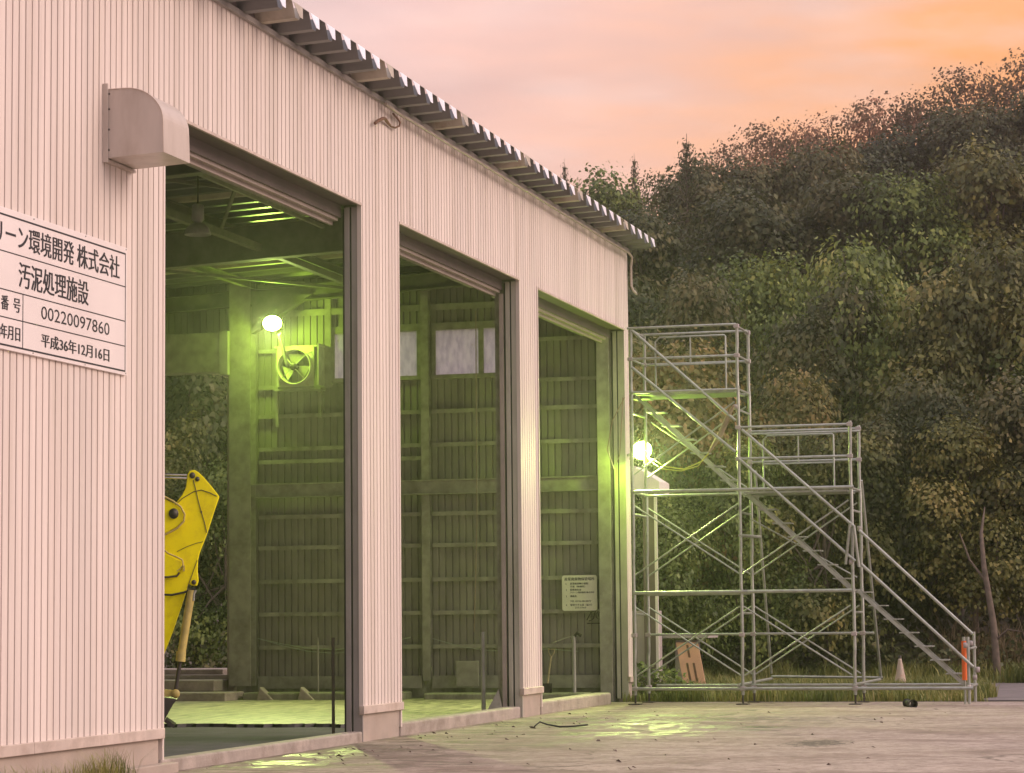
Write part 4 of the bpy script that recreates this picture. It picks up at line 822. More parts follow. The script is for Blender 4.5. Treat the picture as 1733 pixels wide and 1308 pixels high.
# cone
cn = thing('traffic_cone', 'faded traffic cone standing in the grass behind the scaffold foot', 'cone', (49.5, 5.93, 0))
MB().lathe([(0.15, 0.03), (0.035, 0.62), (0.03, 0.66), (0.0, 0.66)], (49.5, 5.93, 0), (0, 0, 1), 20).build('cone_body', M['cone'], cn)
MB().box(49.3, 49.7, 5.73, 6.13, 0.0, 0.03).build('base', M['cone'], cn, bevel=0.008)
MB().lathe([(0.03, 0.66), (0.03, 0.72), (0.0, 0.72)], (49.5, 5.93, 0), (0, 0, 1), 12).build('cap', M['darksteel'], cn)

# ------------------------------------------------------------------ shed & boards behind the scaffold
sh = thing('lean_to_shed', 'small grey lean-to shed with white fascia behind the scaffold and warehouse corner', 'shed', (48, 10.5, 0))
MB().add([(46.6, 12.2, 4.35), (46.6, 10.45, 4.32), (46.6, 9.98, 4.02), (46.6, 9.98, 3.82), (46.6, 12.2, 3.9), (47.5, 12.2, 4.35), (47.5, 10.45, 4.32), (47.5, 9.98, 4.02), (47.5, 9.98, 3.82), (47.5, 12.2, 3.9)],
    [(0,1,2,3,4), (9,8,7,6,5), (0,5,6,1), (1,6,7,2), (2,7,8,3), (3,8,9,4), (0,4,9,5)]).build('roof', M['white'], sh)
MB().box(46.75, 46.95, 10.12, 10.34, 0, 3.85).build('post', M['shedpost'], sh); MB().box(46.72, 46.76, 10.06, 10.115, 0, 3.85).build('post', M['white'], sh)
MB().box(46.8, 47.4, 10.14, 12.0, 0.0, 1.62).build('grey_cabinet', M['shedmetal'], sh, bevel=0.01)
for y in (10.58,): MB().box(46.785, 46.797, y-0.01, y+0.01, 0.1, 1.5).build('cabinet_joint', M['black'], sh)
def leaning(name, y0, y1, z1, x, lean, m_, label, tilt=0.0, slots=False):
    t = thing(name, label, 'board', (x, (y0+y1)/2, 0))
    def P(u, v, w): return (x+lean*v/z1+w, y0+(y1-y0)*u - tilt*v/z1, v)
    b = MB(); vs = [P(0, 0.02, 0), P(1, 0.02, 0), P(1, z1, 0), P(0, z1, 0), P(0, 0.02, 0.03), P(1, 0.02, 0.03), P(1, z1, 0.03), P(0, z1, 0.03)]
    b.add(vs, [(0,1,2,3),(7,6,5,4),(0,4,5,1),(1,5,6,2),(2,6,7,3),(3,7,4,0)]); b.build('panel', m_, t)
    if slots:
        for (u, va, vb) in ((0.36, 0.28, 0.62), (0.66, 0.28, 0.62), (0.50, 0.72, 0.95)):
            vs = [P(u-0.05, va*z1, -0.006), P(u+0.05, va*z1, -0.006), P(u+0.05, vb*z1, -0.006), P(u-0.05, vb*z1, -0.006)]
            vs += [(a+0.004, b2, c) for a, b2, c in vs]
            MB().add(vs, [(0,1,2,3),(7,6,5,4),(0,4,5,1),(1,5,6,2),(2,6,7,3),(3,7,4,0)]).build('slot', M['rust'], t)
    return t
leaning('leaning_board', 9.55, 10.02, 1.06, 47.9, 0.15, M['greyboard'], 'tall grey board leaning behind the peach one beside the shed')
leaning('leaning_board', 9.30, 9.72, 1.02, 47.5, 0.2, M['pink_board'], 'peach board with dark slots leaning beside the shed behind the scaffold', tilt=-0.22, slots=True)
tt = MB().box(47.6, 48.6, 9.3, 10.2, 1.10, 1.14).build('loose_sheet', M['shedmetal']); tag(tt, 'flat grey sheet resting on top of the two leaning boards', 'sheet')

# ------------------------------------------------------------------ small things inside
def standpipe(x, y, h, label, m_='steel', r_=0.03, head=True):
    t = thing('standpipe', label, 'pipe', (x, y, 0))
    MB().tube([(x, y, 0.0), (x, y, h)], r_, 8).build('pipe', M[m_], t)
    if head:
        MB().tube([(x, y, h-0.03), (x, y-0.06, h+0.05), (x, y-0.14, h)], r_*0.8, 8).build('tap', M['darksteel'], t)
        MB().tube([(x, y, h), (x-0.02, y+0.15, h-0.04), (x-0.02, y+0.38, h-0.12)], 0.010, 6).build('handle', M['steel'], t)
    return t
standpipe(44.6, 11.16, 1.18, 'pale standpipe with tap handle against the end wall seen in the third doorway', 'greyboard', 0.035)
standpipe(44.6, 16.02, 1.18, 'thin standpipe at the end wall seen low in the first doorway', 'steel', head=False, r_=0.018)
standpipe(38.0, 10.95, 1.30, 'pale guard pipe at the far edge of the second doorway', 'greyboard', 0.035, head=False)
standpipe(31.2, 11.0, 1.28, 'dark upright pipe at the far edge of the first doorway', 'shedpost', 0.022, head=False)
sp = thing('spade', 'spade with D-shaped handle standing at the end wall in the third doorway', 'spade', (44.5, 11.65, 0))
MB().tube([(44.45, 11.62, 0.30), (44.6, 11.58, 0.82)], 0.017, 8).build('shaft', M['wood'], sp)
MB().tube([(44.6, 11.58, 0.80), (44.61, 11.63, 0.88), (44.62, 11.64, 0.94), (44.62, 11.52, 0.94), (44.61, 11.53, 0.88), (44.6, 11.58, 0.80)], 0.012, 6).build('grip', M['wood'], sp)
MB().add([(44.44, 11.70, 0.34), (44.44, 11.53, 0.34), (44.40, 11.53, 0.12), (44.40, 11.61, 0.04), (44.40, 11.70, 0.12), (44.455, 11.70, 0.34), (44.455, 11.53, 0.34), (44.415, 11.53, 0.12), (44.415, 11.61, 0.04), (44.415, 11.70, 0.12)], [(0,1,2,3,4), (9,8,7,6,5), (0,5,6,1), (1,6,7,2), (2,7,8,3), (3,8,9,4), (4,9,5,0)]).build('blade', M['darksteel'], sp)
gp = MB().box(44.78, 44.83, 13.0, 13.42, 0.28, 0.74).build('grey_panel', M['steel'], None, bevel=0.008); tag(gp, 'square dull panel propped at the end wall in the second doorway', 'panel')
for y0, y1, z in ((13.0, 14.0, 0.27), (14.2, 16.6, 0.33)):
    pass
cg = MB()
for i in range(2):
    cg.tube([(44.85, 17.3-0.5*k_, 1.18-0.22*math.sin(math.pi*k_/6)*(1+0.3*i)) for k_ in range(7)], 0.007, 5)
tag(cg.build('slack_wire', M['galv']), 'thin slack wires strung low across the end wall in the first doorway', 'wire')
cg = MB().tube([(44.9, 13.9-0.55*k_, 1.15-0.35*k_/5-0.1*math.sin(k_)) for k_ in range(6)], 0.007, 5)
tag(cg.build('slack_wire', M['galv']), 'thin wire sloping across the end wall base in the second doorway', 'wire')
hk = MB().tube([(44.95, 11.0, 1.46), (44.95, 10.92, 1.60), (44.95, 10.84, 1.62), (44.95, 10.88, 1.48), (44.95, 10.96, 1.44)], 0.009, 6).tube([(44.95, 10.80, 1.61), (44.95, 10.72, 1.58), (44.95, 10.75, 1.46), (44.95, 10.82, 1.50), (44.95, 10.80, 1.61)], 0.009, 6).box(44.93, 44.97, 10.74, 10.99, 1.39, 1.41)
tag(hk.build('coat_hooks', M['darksteel']), 'small rack with bent wire hooks just under the notice sign', 'hook rack')
rp_ = MB().tube([(38.1, 11.05, 6.3), (38.1, 11.06, 3.0), (38.1, 11.12, 1.3)], 0.008, 6)
tag(rp_.build('pull_rope', M['wood']), 'thin rope hanging beside the far jamb of the second doorway', 'rope')
# yard bits
ph = MB().tube([(33.9, 9.05, 0.03), (34.0, 9.0, 0.09), (34.1, 8.92, 0.05), (34.1, 8.75, 0.02), (34.15, 8.55, 0.025), (34.3, 8.4, 0.04)], 0.012, 6)
tag(ph.build('bent_hose', M['black']), 'bent black hose piece lying on the wet concrete before the second pier', 'hose')
pe = MB().lathe([(0.075, 0.0), (0.06, 0.0), (0.06, 0.5), (0.075, 0.5)], (41.9, 4.82, 0.055), (0.9, 0.3, 0), 16)
tag(pe.build('drain_pipe_end', M['black']), 'short black drain pipe end at the edge of the yard near the cone', 'pipe')
chips = MB()
for i in range(110):
    x = random.uniform(24.5, 40); y = random.uniform(3.5, 10.0)
    if random.random() < 0.5: y = random.uniform(8.5, 10.1)
    s = random.uniform(0.008, 0.03)*(1.6 if random.random() < 0.1 else 1)
    vs = [(x+s*random.uniform(-1.2, 1.2), y+s*random.uniform(-1.2, 1.2), random.uniform(0.0, s)) for _ in range(3)]+[(x, y, s*0.9), (x+s, y-s, 0)]
    chips.add(vs, [(0, 1, 3), (1, 2, 3), (2, 0, 3), (0, 4, 3), (4, 1, 3)])
o = chips.build('gravel_chips', M['stone']); o['kind'] = 'stuff'; o['label'] = 'scattered dark stone chips on the concrete'
sc_b = MB().box(25.0, 25.6, 4.1, 4.35, 0.003, 0.02); 

# ------------------------------------------------------------------ haze volume, added for the lamp halos
hz = MB().box(-2, 125, -60, 60, -1.2, 34).build('haze', mat('haze_air', (1, 1, 1)))
hz['kind'] = 'stuff'; hz['label'] = 'thin evening haze added for the lamp halos'
hm = hz.data.materials[0].node_tree; hm.nodes.clear(); ho = hm.nodes.new('ShaderNodeOutputMaterial'); hp = hm.nodes.new('ShaderNodeVolumePrincipled')
hp.inputs['Color'].default_value = (0.95, 0.93, 0.92, 1); hp.inputs['Density'].default_value = 0.0009; hp.inputs['Anisotropy'].default_value = 0.86; hm.links.new(hp.outputs[0], ho.inputs['Volume'])

# ------------------------------------------------------------------ vegetation
def leaves(P, Nn, size, rng, fold=0.25, aspect=0.75):
    """numpy kite leaves: P positions, Nn normals; returns verts, faces"""
    n = len(P)
    a = rng.normal(size=(n, 3)); a -= (a*Nn).sum(1)[:, None]*Nn; a /= np.linalg.norm(a, axis=1)[:, None]+1e-9
    b = np.cross(Nn, a); s = size*rng.uniform(0.6, 1.3, n)[:, None]
    v0 = P-a*s*0.5; v2 = P+a*s*0.5; v1 = P+b*s*aspect*0.5+Nn*s*fold*0.3; v3 = P-b*s*aspect*0.5+Nn*s*fold*0.3
    V = np.stack([v0, v1, v2, v3], 1).reshape(-1, 3)
    i = np.arange(n)*4
    Fq = np.stack([i, i+1, i+2, i+3], 1)
    return V, Fq
def np_mesh(name, V, Fq, mats, extra=None):
    me = bpy.data.meshes.new(name); nv = len(V); nf = len(Fq)
    me.vertices.add(nv); me.vertices.foreach_set('co', V.astype(np.float32).ravel())
    k_ = Fq.shape[1]
    me.loops.add(nf*k_); me.loops.foreach_set('vertex_index', Fq.astype(np.int32).ravel())
    me.polygons.add(nf); me.polygons.foreach_set('loop_start', np.arange(nf, dtype=np.int32)*k_)
    me.update(calc_edges=True); me.materials.append(mats); return me
def norm(a): return a/(np.linalg.norm(a, axis=1)[:, None]+1e-9)
def crown_points(lobes, nclump, per, spread, rng, up=0.35, droop=0.0):
    """leaf clumps on and inside the lobes, denser towards the outside"""
    tot = sum(l[3]*l[4]+l[4]*l[5] for l in lobes); P = []; Nn = []
    for cx, cy, cz, rx, ry, rz_ in lobes:
        m_ = max(3, int(nclump*(rx*ry+ry*rz_)/tot))
        d = norm(rng.normal(size=(m_, 3))); d[:, 2] = np.where(d[:, 2] < -0.35, -d[:, 2], d[:, 2])
        rad = rng.uniform(0.72, 1.08, m_)[:, None]*(1+0.12*np.sin(d[:, :1]*9+cx*3)*np.cos(d[:, 1:2]*8+cz))
        c = np.array([cx, cy, cz])+d*np.array([rx, ry, rz_])*rad
        q = rng.normal(size=(m_, per, 3))*np.array([spread, spread, spread*0.55])
        q[:, :, 2] -= droop*np.abs(rng.normal(size=(m_, per)))
        p = (c[:, None]+q).reshape(-1, 3); nn = np.repeat(d, per, 0)+rng.normal(size=(m_*per, 3))*0.42+np.array([0, 0, up])
        P.append(p); Nn.append(norm(nn))
    return np.concatenate(P), np.concatenate(Nn)
def trunk_mesh(h, r_, lobes, rng, lean=0.3, limb=0.4):
    b = MB(); pts = []; x = y = 0
    for i in range(6):
        pts.append((x, y, h*i/5)); x += rng.uniform(-lean, lean)*0.5; y += rng.uniform(-lean, lean)*0.5
    b.tube(pts, [r_*(1-0.14*i) for i in range(6)], 7, cap=False)
    for l in lobes:
        k_ = int(rng.integers(2, 5)); s = Vector(pts[k_]); e = Vector(l[:3]); mid_ = (s+e)/2+Vector(rng.uniform(-0.3, 0.3, 3))
        b.tube([s, mid_, e, e+Vector((rng.uniform(-.5, .5), rng.uniform(-.5, .5), l[5]*0.7))], [r_*limb, r_*limb*0.7, r_*limb*0.4, 0.01], 5, cap=False)
    return b
def make_kind(seed, height, width, nl, nclump, per, size, spread, up=0.35, droop=0.0, base=0.15, top_narrow=0.55, limb=0.4, tr=0.16):
    rng = np.random.default_rng(seed); lobes = []
    for i in range(nl):
        t = (i+0.5)/nl; z = height*(base+(1-base)*t*0.88); w = width/2*(1-abs(t-0.4)*1.0*(1-top_narrow)/0.6)
        a = rng.uniform(0, 6.28); rad = w*rng.uniform(0.2, 0.85)
        s = width*rng.uniform(0.15, 0.26)
        lobes.append((rad*math.cos(a), rad*math.sin(a), z, s, s, s*rng.uniform(0.55, 0.85)))
    P, Nn = crown_points(lobes, nclump, per, spread, rng, up, droop)
    V, Fq = leaves(P, Nn, size, rng)
    tm = trunk_mesh(height*0.8, tr, lobes, rng, limb=limb)
    return V, Fq, tm
KINDS = {}
def kind(key, mats, **k_):
    V, Fq, tm = make_kind(**k_)
    cm_ = {}
    for m_ in mats: cm_[m_] = np_mesh('crown', V, Fq, M[m_])
    t = tm.build('tmp_trunk', M['bark']); tme = t.data; bpy.data.objects.remove(t)
    KINDS[key] = (cm_, tme)
kind('vine_a', ['leaf_dark', 'leaf_green', 'leaf_olive', 'leaf_rust'], seed=1, height=8, width=6.4, nl=22, nclump=1250, per=15, size=0.20, spread=0.26, up=0.5, droop=0.25, base=0.20, top_narrow=0.8)
kind('vine_b', ['leaf_green', 'leaf_olive', 'leaf_rust', 'leaf_dark'], seed=2, height=8, width=6.6, nl=24, nclump=1250, per=15, size=0.185, spread=0.24, up=0.5, droop=0.3, base=0.22, top_narrow=0.7)
kind('broad_a', ['leaf_green', 'leaf_dark', 'leaf_olive'], seed=3, height=8, width=6.0, nl=26, nclump=1350, per=13, size=0.185, spread=0.25, up=0.4, base=0.32)
kind('broad_b', ['leaf_green', 'leaf_dark', 'leaf_olive'], seed=4, height=8, width=5.4, nl=26, nclump=1350, per=13, size=0.17, spread=0.25, up=0.4, base=0.32)
kind('ridge_a', ['leaf_ridge', 'leaf_dark'], seed=5, height=8, width=6.0, nl=24, nclump=520, per=14, size=0.16, spread=0.32, up=0.2, base=0.3, limb=0.5)
kind('ridge_b', ['leaf_ridge', 'leaf_dark'], seed=6, height=8, width=5.2, nl=24, nclump=520, per=14, size=0.15, spread=0.32, up=0.2, base=0.3, limb=0.5)
def conifer(seed=8):
    rng = np.random.default_rng(seed); P = []; Nn = []; b = MB(); b.tube([(0, 0, 0), (0.05, 0, 5), (0, 0, 8.6)], [0.16, 0.08, 0.015], 6, cap=False)
    for i in range(34):
        z = 1.2+7.2*i/34; L_ = (8.6-z)*0.36+0.15; k_ = 7
        for j in range(k_):
            a = 2*math.pi*(j+rng.uniform(-.3, .3))/k_+i; d = np.array([math.cos(a), math.sin(a), -0.12 if i < 26 else 0.45])
            l = L_*rng.uniform(0.7, 1.15); nleaf = int(8+l*16)
            t = rng.uniform(0.1, 1, nleaf)[:, None]; P.append(np.array([0, 0, z])+d*t*l+rng.normal(size=(nleaf, 3))*0.09*np.array([1, 1, .5])); Nn.append(norm(rng.normal(size=(nleaf, 3))*0.5+np.array([0, 0, 1])))
            b.tube([(0, 0, z), tuple(np.array([0, 0, z])+d*l)], [0.02, 0.006], 4, cap=False)
    P = np.concatenate(P); Nn = np.concatenate(Nn); V, Fq = leaves(P, Nn, 0.17, rng, aspect=0.4)
    t = b.build('tmp_trunk', M['bark']); tme = t.data; bpy.data.objects.remove(t)
    KINDS['conifer'] = ({'leaf_dark': np_mesh('crown', V, Fq, M['leaf_dark'])}, tme)
conifer()
KN = {'vine_a': 'vine_covered_tree', 'vine_b': 'vine_covered_tree', 'broad_a': 'broadleaf_tree', 'broad_b': 'broadleaf_tree', 'ridge_a': 'ridge_tree', 'ridge_b': 'ridge_tree', 'conifer': 'conifer_tree'}
def tree(key, m_, x, y, top, width, label, group, sink=0.3, rot=None):
    """tree whose crown reaches height 'top' above datum at (x, y)"""
    zb = hill_h(x, y)-sink; h = max(top-zb, 2.0)
    cm_, tme = KINDS[key]; H0 = 8.6 if key == 'conifer' else 8.3; W0 = 6.2
    t = thing(KN[key], label, 'tree', (x, y, zb), group)
    t.rotation_euler = (0, 0, random.uniform(0, 6.28) if rot is None else rot); t.scale = (width/W0, width/W0, h/H0)
    for nm, me, mm in (('crown', cm_[m_], None), ('trunk', tme, None)):
        o = bpy.data.objects.new(nm, me); COL.objects.link(o); o.parent = t
    return t
tree('vine_a', 'leaf_rust', 59.50, 11.83, 8.46, 4.4, 'rusty vine-smothered tree directly behind the tall scaffold bay', 'vine-covered trees at the foot of the slope')
tree('vine_b', 'leaf_olive', 60.50, 13.86, 9.06, 4.2, 'olive vine-covered tree half hidden by the far warehouse corner', 'vine-covered trees at the foot of the slope')
tree('vine_b', 'leaf_rust', 61.00, 9.96, 7.80, 3.4, 'rust-tinged vine mound stepping down right of the tall scaffold bay', 'vine-covered trees at the foot of the slope')
tree('vine_a', 'leaf_green', 57.20, 12.17, 5.67, 3.0, 'green leafy mound behind the outdoor floodlight and shed', 'vine-covered trees at the foot of the slope')
tree('vine_b', 'leaf_green', 58.00, 10.53, 5.89, 3.0, 'green creeper mound seen through the stair flights', 'vine-covered trees at the foot of the slope')
tree('vine_a', 'leaf_olive', 58.60, 8.77, 6.08, 3.2, 'olive creeper mound behind the lower scaffold guard rail', 'vine-covered trees at the foot of the slope')
tree('broad_b', 'leaf_dark', 60.50, 7.43, 6.25, 3.6, 'dark leafy tree just right of the lower scaffold bay', 'vine-covered trees at the foot of the slope')
tree('vine_b', 'leaf_green', 66.00, 8.61, 11.77, 4.6, 'bright green vine tower rising in the middle of the slope', 'vine-covered trees at the foot of the slope')
tree('vine_a', 'leaf_olive', 63.50, 6.24, 10.42, 4.4, 'olive vine-draped tree in the middle right of the slope', 'vine-covered trees at the foot of the slope')
tree('vine_b', 'leaf_olive', 64.50, 4.63, 11.35, 4.6, 'tall golden-green vine-draped tree at the right border', 'vine-covered trees at the foot of the slope')
tree('vine_a', 'leaf_green', 65.00, 3.43, 11.09, 5.0, 'green vine-draped tree cut by the right border', 'vine-covered trees at the foot of the slope')
tree('broad_a', 'leaf_dark', 64.50, 9.42, 10.10, 4.0, 'dark hollow-looking tree between the rusty and green vine masses', 'vine-covered trees at the foot of the slope')
tree('broad_b', 'leaf_olive', 59.50, 5.40, 6.11, 3.8, 'brownish thin-leaved tree low on the right above the stair foot', 'vine-covered trees at the foot of the slope')
tree('broad_a', 'leaf_dark', 60.50, 4.11, 6.98, 4.2, 'dark shaded tree low at the right border', 'vine-covered trees at the foot of the slope')
tree('vine_b', 'leaf_dark', 60.80, 6.60, 7.52, 3.6, 'shaded creeper thicket above the stair handrails', 'vine-covered trees at the foot of the slope')
tree('broad_b', 'leaf_dark', 67.00, 13.21, 10.83, 4.6, 'dark tree rising above the rusty vine mass', 'trees on the middle slope')
tree('broad_a', 'leaf_dark', 68.00, 15.72, 11.48, 5.0, 'dark green tree just right of the saw-tooth roof end', 'trees on the middle slope')
tree('broad_b', 'leaf_green', 70.00, 11.78, 11.73, 4.6, 'mid-green tree above and left of the bright vine tower', 'trees on the middle slope')
tree('broad_a', 'leaf_olive', 74.00, 18.74, 13.70, 5.2, 'olive tree peeping over the roof teeth', 'trees on the middle slope')
tree('broad_b', 'leaf_dark', 75.00, 16.40, 14.00, 5.4, 'dark tree below the conifer peak', 'trees on the middle slope')
tree('broad_a', 'leaf_dark', 77.00, 13.85, 14.46, 5.6, 'dark brownish tree right of the conifer peak', 'trees on the middle slope')
tree('broad_a', 'leaf_dark', 78.00, 11.24, 15.03, 5.6, 'dark rounded tree high on the mid slope', 'trees on the middle slope')
tree('broad_b', 'leaf_green', 77.00, 8.48, 14.98, 5.2, 'greenish tree on the upper right slope', 'trees on the middle slope')
tree('broad_a', 'leaf_olive', 78.00, 6.16, 15.66, 5.6, 'olive tree on the upper slope near the right border', 'trees on the middle slope')
tree('broad_b', 'leaf_dark', 79.00, 4.09, 16.08, 5.6, 'dark tree on the upper slope beyond the right border', 'trees on the middle slope')
tree('conifer', 'leaf_dark', 84.00, 16.86, 17.84, 3.6, 'pointed conifer breaking the skyline left of the hill crest', 'trees on the middle slope')
tree('broad_a', 'leaf_dark', 86.00, 16.69, 17.44, 5.2, 'dark tree beside the skyline conifer', 'dark trees along the crest')
tree('broad_b', 'leaf_dark', 87.00, 14.79, 17.51, 5.0, 'dark crest tree right of the conifer', 'dark trees along the crest')
tree('broad_a', 'leaf_green', 86.00, 20.59, 16.96, 5.0, 'green crest tree just above the roof end', 'dark trees along the crest')
tree('conifer', 'leaf_dark', 88.00, 22.15, 17.98, 1.7, 'small bare-tipped conifer poking up beside the roof end', 'dark trees along the crest')
tree('conifer', 'leaf_dark', 89.00, 19.80, 18.23, 1.8, 'thin spiky conifer tip between roof end and skyline peak', 'dark trees along the crest')
tree('broad_b', 'leaf_dark', 88.00, 13.07, 18.04, 5.2, 'dark crest tree below the first reddish tree', 'dark trees along the crest')
tree('broad_a', 'leaf_dark', 90.00, 10.82, 18.80, 5.4, 'dark crest tree in the middle of the ridge', 'dark trees along the crest')
tree('broad_b', 'leaf_dark', 91.00, 8.39, 19.69, 5.6, 'dark crest tree on the right of the ridge', 'dark trees along the crest')
tree('broad_a', 'leaf_dark', 92.00, 6.16, 20.28, 5.6, 'dark crest tree at the right border', 'dark trees along the crest')
tree('ridge_a', 'leaf_ridge', 94.00, 15.50, 20.05, 5.0, 'first reddish see-through tree on the skyline', 'airy trees on the skyline')
tree('ridge_b', 'leaf_ridge', 96.00, 14.01, 20.63, 5.0, 'lacy pink-lit tree in the middle of the skyline', 'airy trees on the skyline')
tree('ridge_a', 'leaf_ridge', 96.00, 11.96, 21.23, 5.0, 'lacy pink-lit skyline tree left of the tallest ones', 'airy trees on the skyline')
tree('ridge_b', 'leaf_ridge', 97.00, 10.27, 21.55, 5.2, 'airy reddish skyline tree before the tallest one', 'airy trees on the skyline')
tree('ridge_a', 'leaf_ridge', 97.00, 8.24, 22.29, 5.4, 'tall reddish see-through skyline tree near the right border', 'airy trees on the skyline')
tree('ridge_b', 'leaf_ridge', 98.00, 6.34, 23.22, 5.6, 'tallest pink-lit skyline tree at the right border', 'airy trees on the skyline')
tree('ridge_a', 'leaf_ridge', 92.00, 17.06, 19.00, 4.2, 'low airy bush-like tree on the skyline right of the conifer', 'airy trees on the skyline')
tree('ridge_b', 'leaf_dark', 92.00, 19.65, 18.15, 4.2, 'low dark airy tree on the skyline left of the conifer', 'airy trees on the skyline')
tree('ridge_b', 'leaf_ridge', 98.00, 4.30, 23.42, 5.6, 'pink-lit skyline tree beyond the right border', 'airy trees on the skyline')
tree('vine_a', 'leaf_dark', 55.00, 24.04, 9.55, 4.6, 'dark leafy tree seen at the left through the end-wall door', 'trees behind the end-wall door')
tree('broad_b', 'leaf_green', 57.00, 23.60, 9.07, 4.2, 'green tree seen through the middle of the end-wall door', 'trees behind the end-wall door')
tree('vine_b', 'leaf_dark', 56.00, 21.76, 9.86, 4.8, 'dark creeper tree behind the end-wall door frame', 'trees behind the end-wall door')
tree('broad_a', 'leaf_olive', 53.50, 22.57, 6.20, 3.0, 'olive shrubby tree low behind the excavator arm', 'trees behind the end-wall door')
tree('vine_a', 'leaf_green', 53.00, 21.23, 5.32, 2.8, 'green shrubby tree low behind the door guide rail', 'trees behind the end-wall door')

def scatter_leaf_mass(name, label, cells, size, m_, per, spread, seed):
    rng = np.random.default_rng(seed); P = []; Nn = []
    for (x, y, z) in cells:
        q = rng.normal(size=(per, 3))*np.array([spread, spread, spread*0.5])+np.array([x, y, z+0.15]); P.append(q); Nn.append(rng.normal(size=(per, 3))*0.5+np.array([-0.5, 0, 0.7]))
    V, Fq = leaves(np.concatenate(P), norm(np.concatenate(Nn)), size, rng)
    o = bpy.data.objects.new(name, np_mesh(name, V, Fq, M[m_])); COL.objects.link(o); o['kind'] = 'stuff'; o['label'] = label; return o
cells = []
for _ in range(2600):
    x = random.uniform(59.5, 97); y = random.uniform(-6, 30)
    if y < 0.01*x or y > 0.34*x: continue
    cells.append((x, y, hill_h(x, y)+random.uniform(0, 0.7)))
scatter_leaf_mass('undergrowth', 'dark leafy undergrowth covering the hillside between the trees', cells, 0.2, 'leaf_dark', 16, 0.45, 21)
cells = [(random.uniform(57.5, 61.0), random.uniform(-2, 17), random.uniform(0.0, 0.7)) for _ in range(500)]
cells += [(random.uniform(51.5, 54.0), random.uniform(17.5, 30), random.uniform(0.0, 1.0)) for _ in range(420)]
scatter_leaf_mass('undergrowth', 'low leafy scrub along the foot of the slope', cells, 0.13, 'leaf_dark', 14, 0.32, 22)

def grass_mass(name, label, n, xr, yr, h, m_, seed, hmul=None, zf=None, width=0.012):
    rng = np.random.default_rng(seed)
    x = rng.uniform(*xr, n); y = rng.uniform(*yr, n); d = 0.5+0.5*np.sin(x*1.9+3*np.sin(y*1.1))*np.sin(y*2.3+x*0.7)
    keep = (rng.uniform(0, 1, n) < 0.35+0.65*d) & ((y > 0.0935*x-0.25+0.25*np.sin(x*2.1)) | (x > 56.4) | (x < 44)); x = x[keep]; y = y[keep]; n = len(x); d = d[keep]
    hh = h*rng.uniform(0.35, 1.2, n)*(0.5+0.8*d); a = rng.uniform(0, 6.28, n); ln = rng.uniform(0.1, 0.7, n)*hh
    w = width*rng.uniform(0.6, 1.4, n); c, s = np.cos(a), np.sin(a); z0 = np.zeros(n) if zf is None else np.array([zf(p, q) for p, q in zip(x, y)])
    b0 = np.stack([x-s*w, y+c*w, z0], 1); b1 = np.stack([x+s*w, y-c*w, z0], 1)
    m0 = np.stack([x-s*w*0.7+c*ln*0.35, y+c*w*0.7+s*ln*0.35, z0+hh*0.6], 1); m1 = np.stack([x+s*w*0.7+c*ln*0.35, y-c*w*0.7+s*ln*0.35, z0+hh*0.6], 1)
    t0 = np.stack([x+c*ln, y+s*ln, z0+hh*0.95], 1); t1 = t0+np.array([0.002, 0, 0.002])
    V = np.stack([b0, b1, m1, m0, t1, t0], 1).reshape(-1, 3); i = np.arange(n)*6
    Fq = np.concatenate([np.stack([i, i+1, i+2, i+3], 1), np.stack([i+3, i+2, i+4, i+5], 1)])
    o = bpy.data.objects.new(name, np_mesh(name, V, Fq, M[m_])); COL.objects.link(o); o['kind'] = 'stuff'; o['label'] = label; return o
grass_mass('grass', 'rough grass strip under and behind the scaffold', 26000, (44.7, 50.0), (3.6, 10.3), 0.27, 'grass', 31)
grass_mass('grass', 'rough grass along the foot of the slope', 22000, (56.5, 60.5), (-1, 15), 0.42, 'grass', 32, width=0.016)
grass_mass('grass', 'grass between the road and the scaffold', 14000, (50.0, 56.5), (5.2, 14), 0.24, 'grass', 33)
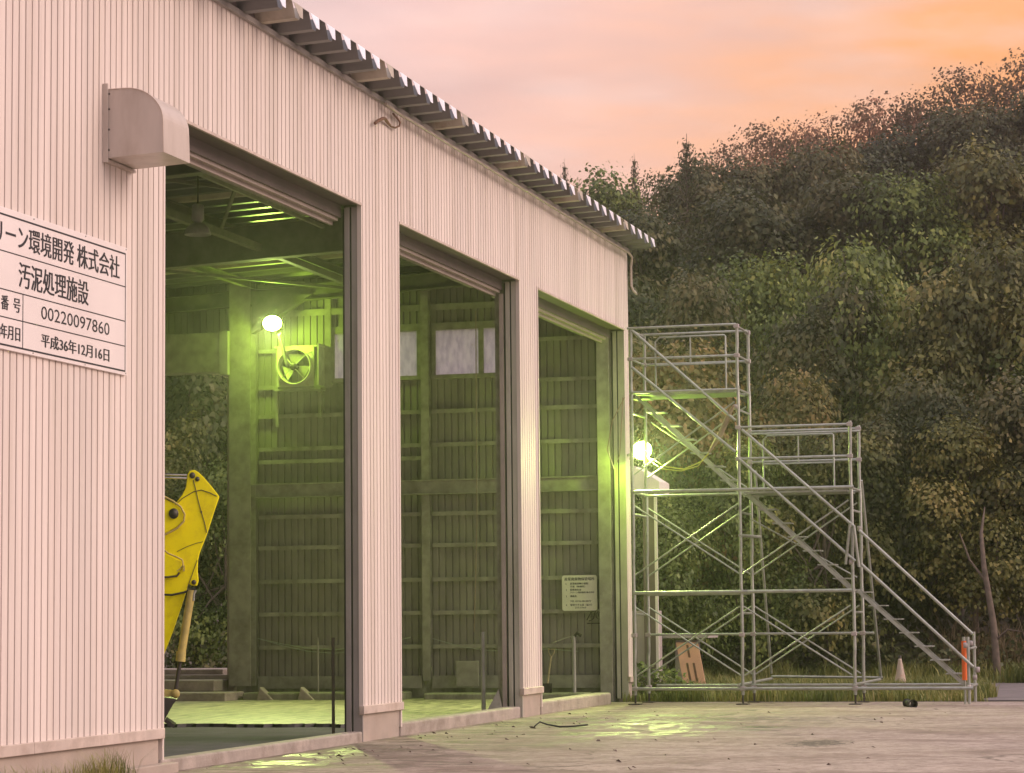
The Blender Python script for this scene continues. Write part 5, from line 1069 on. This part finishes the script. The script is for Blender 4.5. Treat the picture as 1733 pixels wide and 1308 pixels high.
grass_mass('grass', 'sparse low grass at the yard edge', 900, (44.62, 45.5), (2.6, 4.0), 0.07, 'grass', 34)
grass_mass('grass', 'thin tufts of weeds at the foot of the left warehouse wall', 1700, (18.5, 22.7), (9.98, 10.16), 0.24, 'grass', 35, width=0.0035)
grass_mass('dry_grass', 'tall dry reeds at the right foot of the slope', 1500, (58.5, 60.5), (1.5, 6.2), 1.4, 'drygrass', 36, width=0.014)
grass_mass('grass', 'weeds outside the end-wall door', 6000, (46.8, 53.0), (17.5, 26), 0.35, 'grass', 37)
# weed clump by the shed
wc = scatter_leaf_mass('weed_clump', 'x', [(45.9+random.uniform(-.2, .2), 9.9+random.uniform(-.35, .45), random.uniform(0.0, 0.45)) for _ in range(40)], 0.09, 'leaf_green', 14, 0.12, 41)
wt = thing('weed_clump', 'small bushy green weed growing at the warehouse corner by the shed', 'weed', (45.9, 9.95, 0))
del wc['label']; wc.name = 'foliage'; wc.parent = wt; wc.matrix_parent_inverse = parent_inv(wt)
st_ = MB()
for i in range(7): st_.tube([(45.9, 9.95, 0.0), (45.9+random.uniform(-.12, .12), 9.95+random.uniform(-.2, .2), 0.25), (45.9+random.uniform(-.2, .2), 9.95+random.uniform(-.4, .4), 0.42)], 0.006, 4)
st_.build('stem', M['bark'], wt)
# bare leaning stem on the dark slope foot
bt = thing('bare_tree', 'bare pale trunk leaning in the dark lower right of the slope', 'tree', (57.6, 4.9, 0))
MB().tube([(57.6, 4.75, 0.0), (57.6, 4.82, 1.3), (57.6, 5.0, 2.6), (57.8, 5.05, 3.3), (58.3, 5.0, 3.9)], [0.09, 0.075, 0.06, 0.04, 0.012], 8).build('trunk', M['bark'], bt)
MB().tube([(57.6, 4.95, 2.2), (57.55, 5.3, 2.7), (57.5, 5.5, 3.3)], [0.035, 0.025, 0.012], 6).build('branch', M['bark'], bt)
MB().tube([(57.6, 4.8, 0.9), (57.5, 4.5, 1.15), (57.5, 4.2, 1.1)], [0.03, 0.02, 0.01], 6).build('branch', M['bark'], bt)
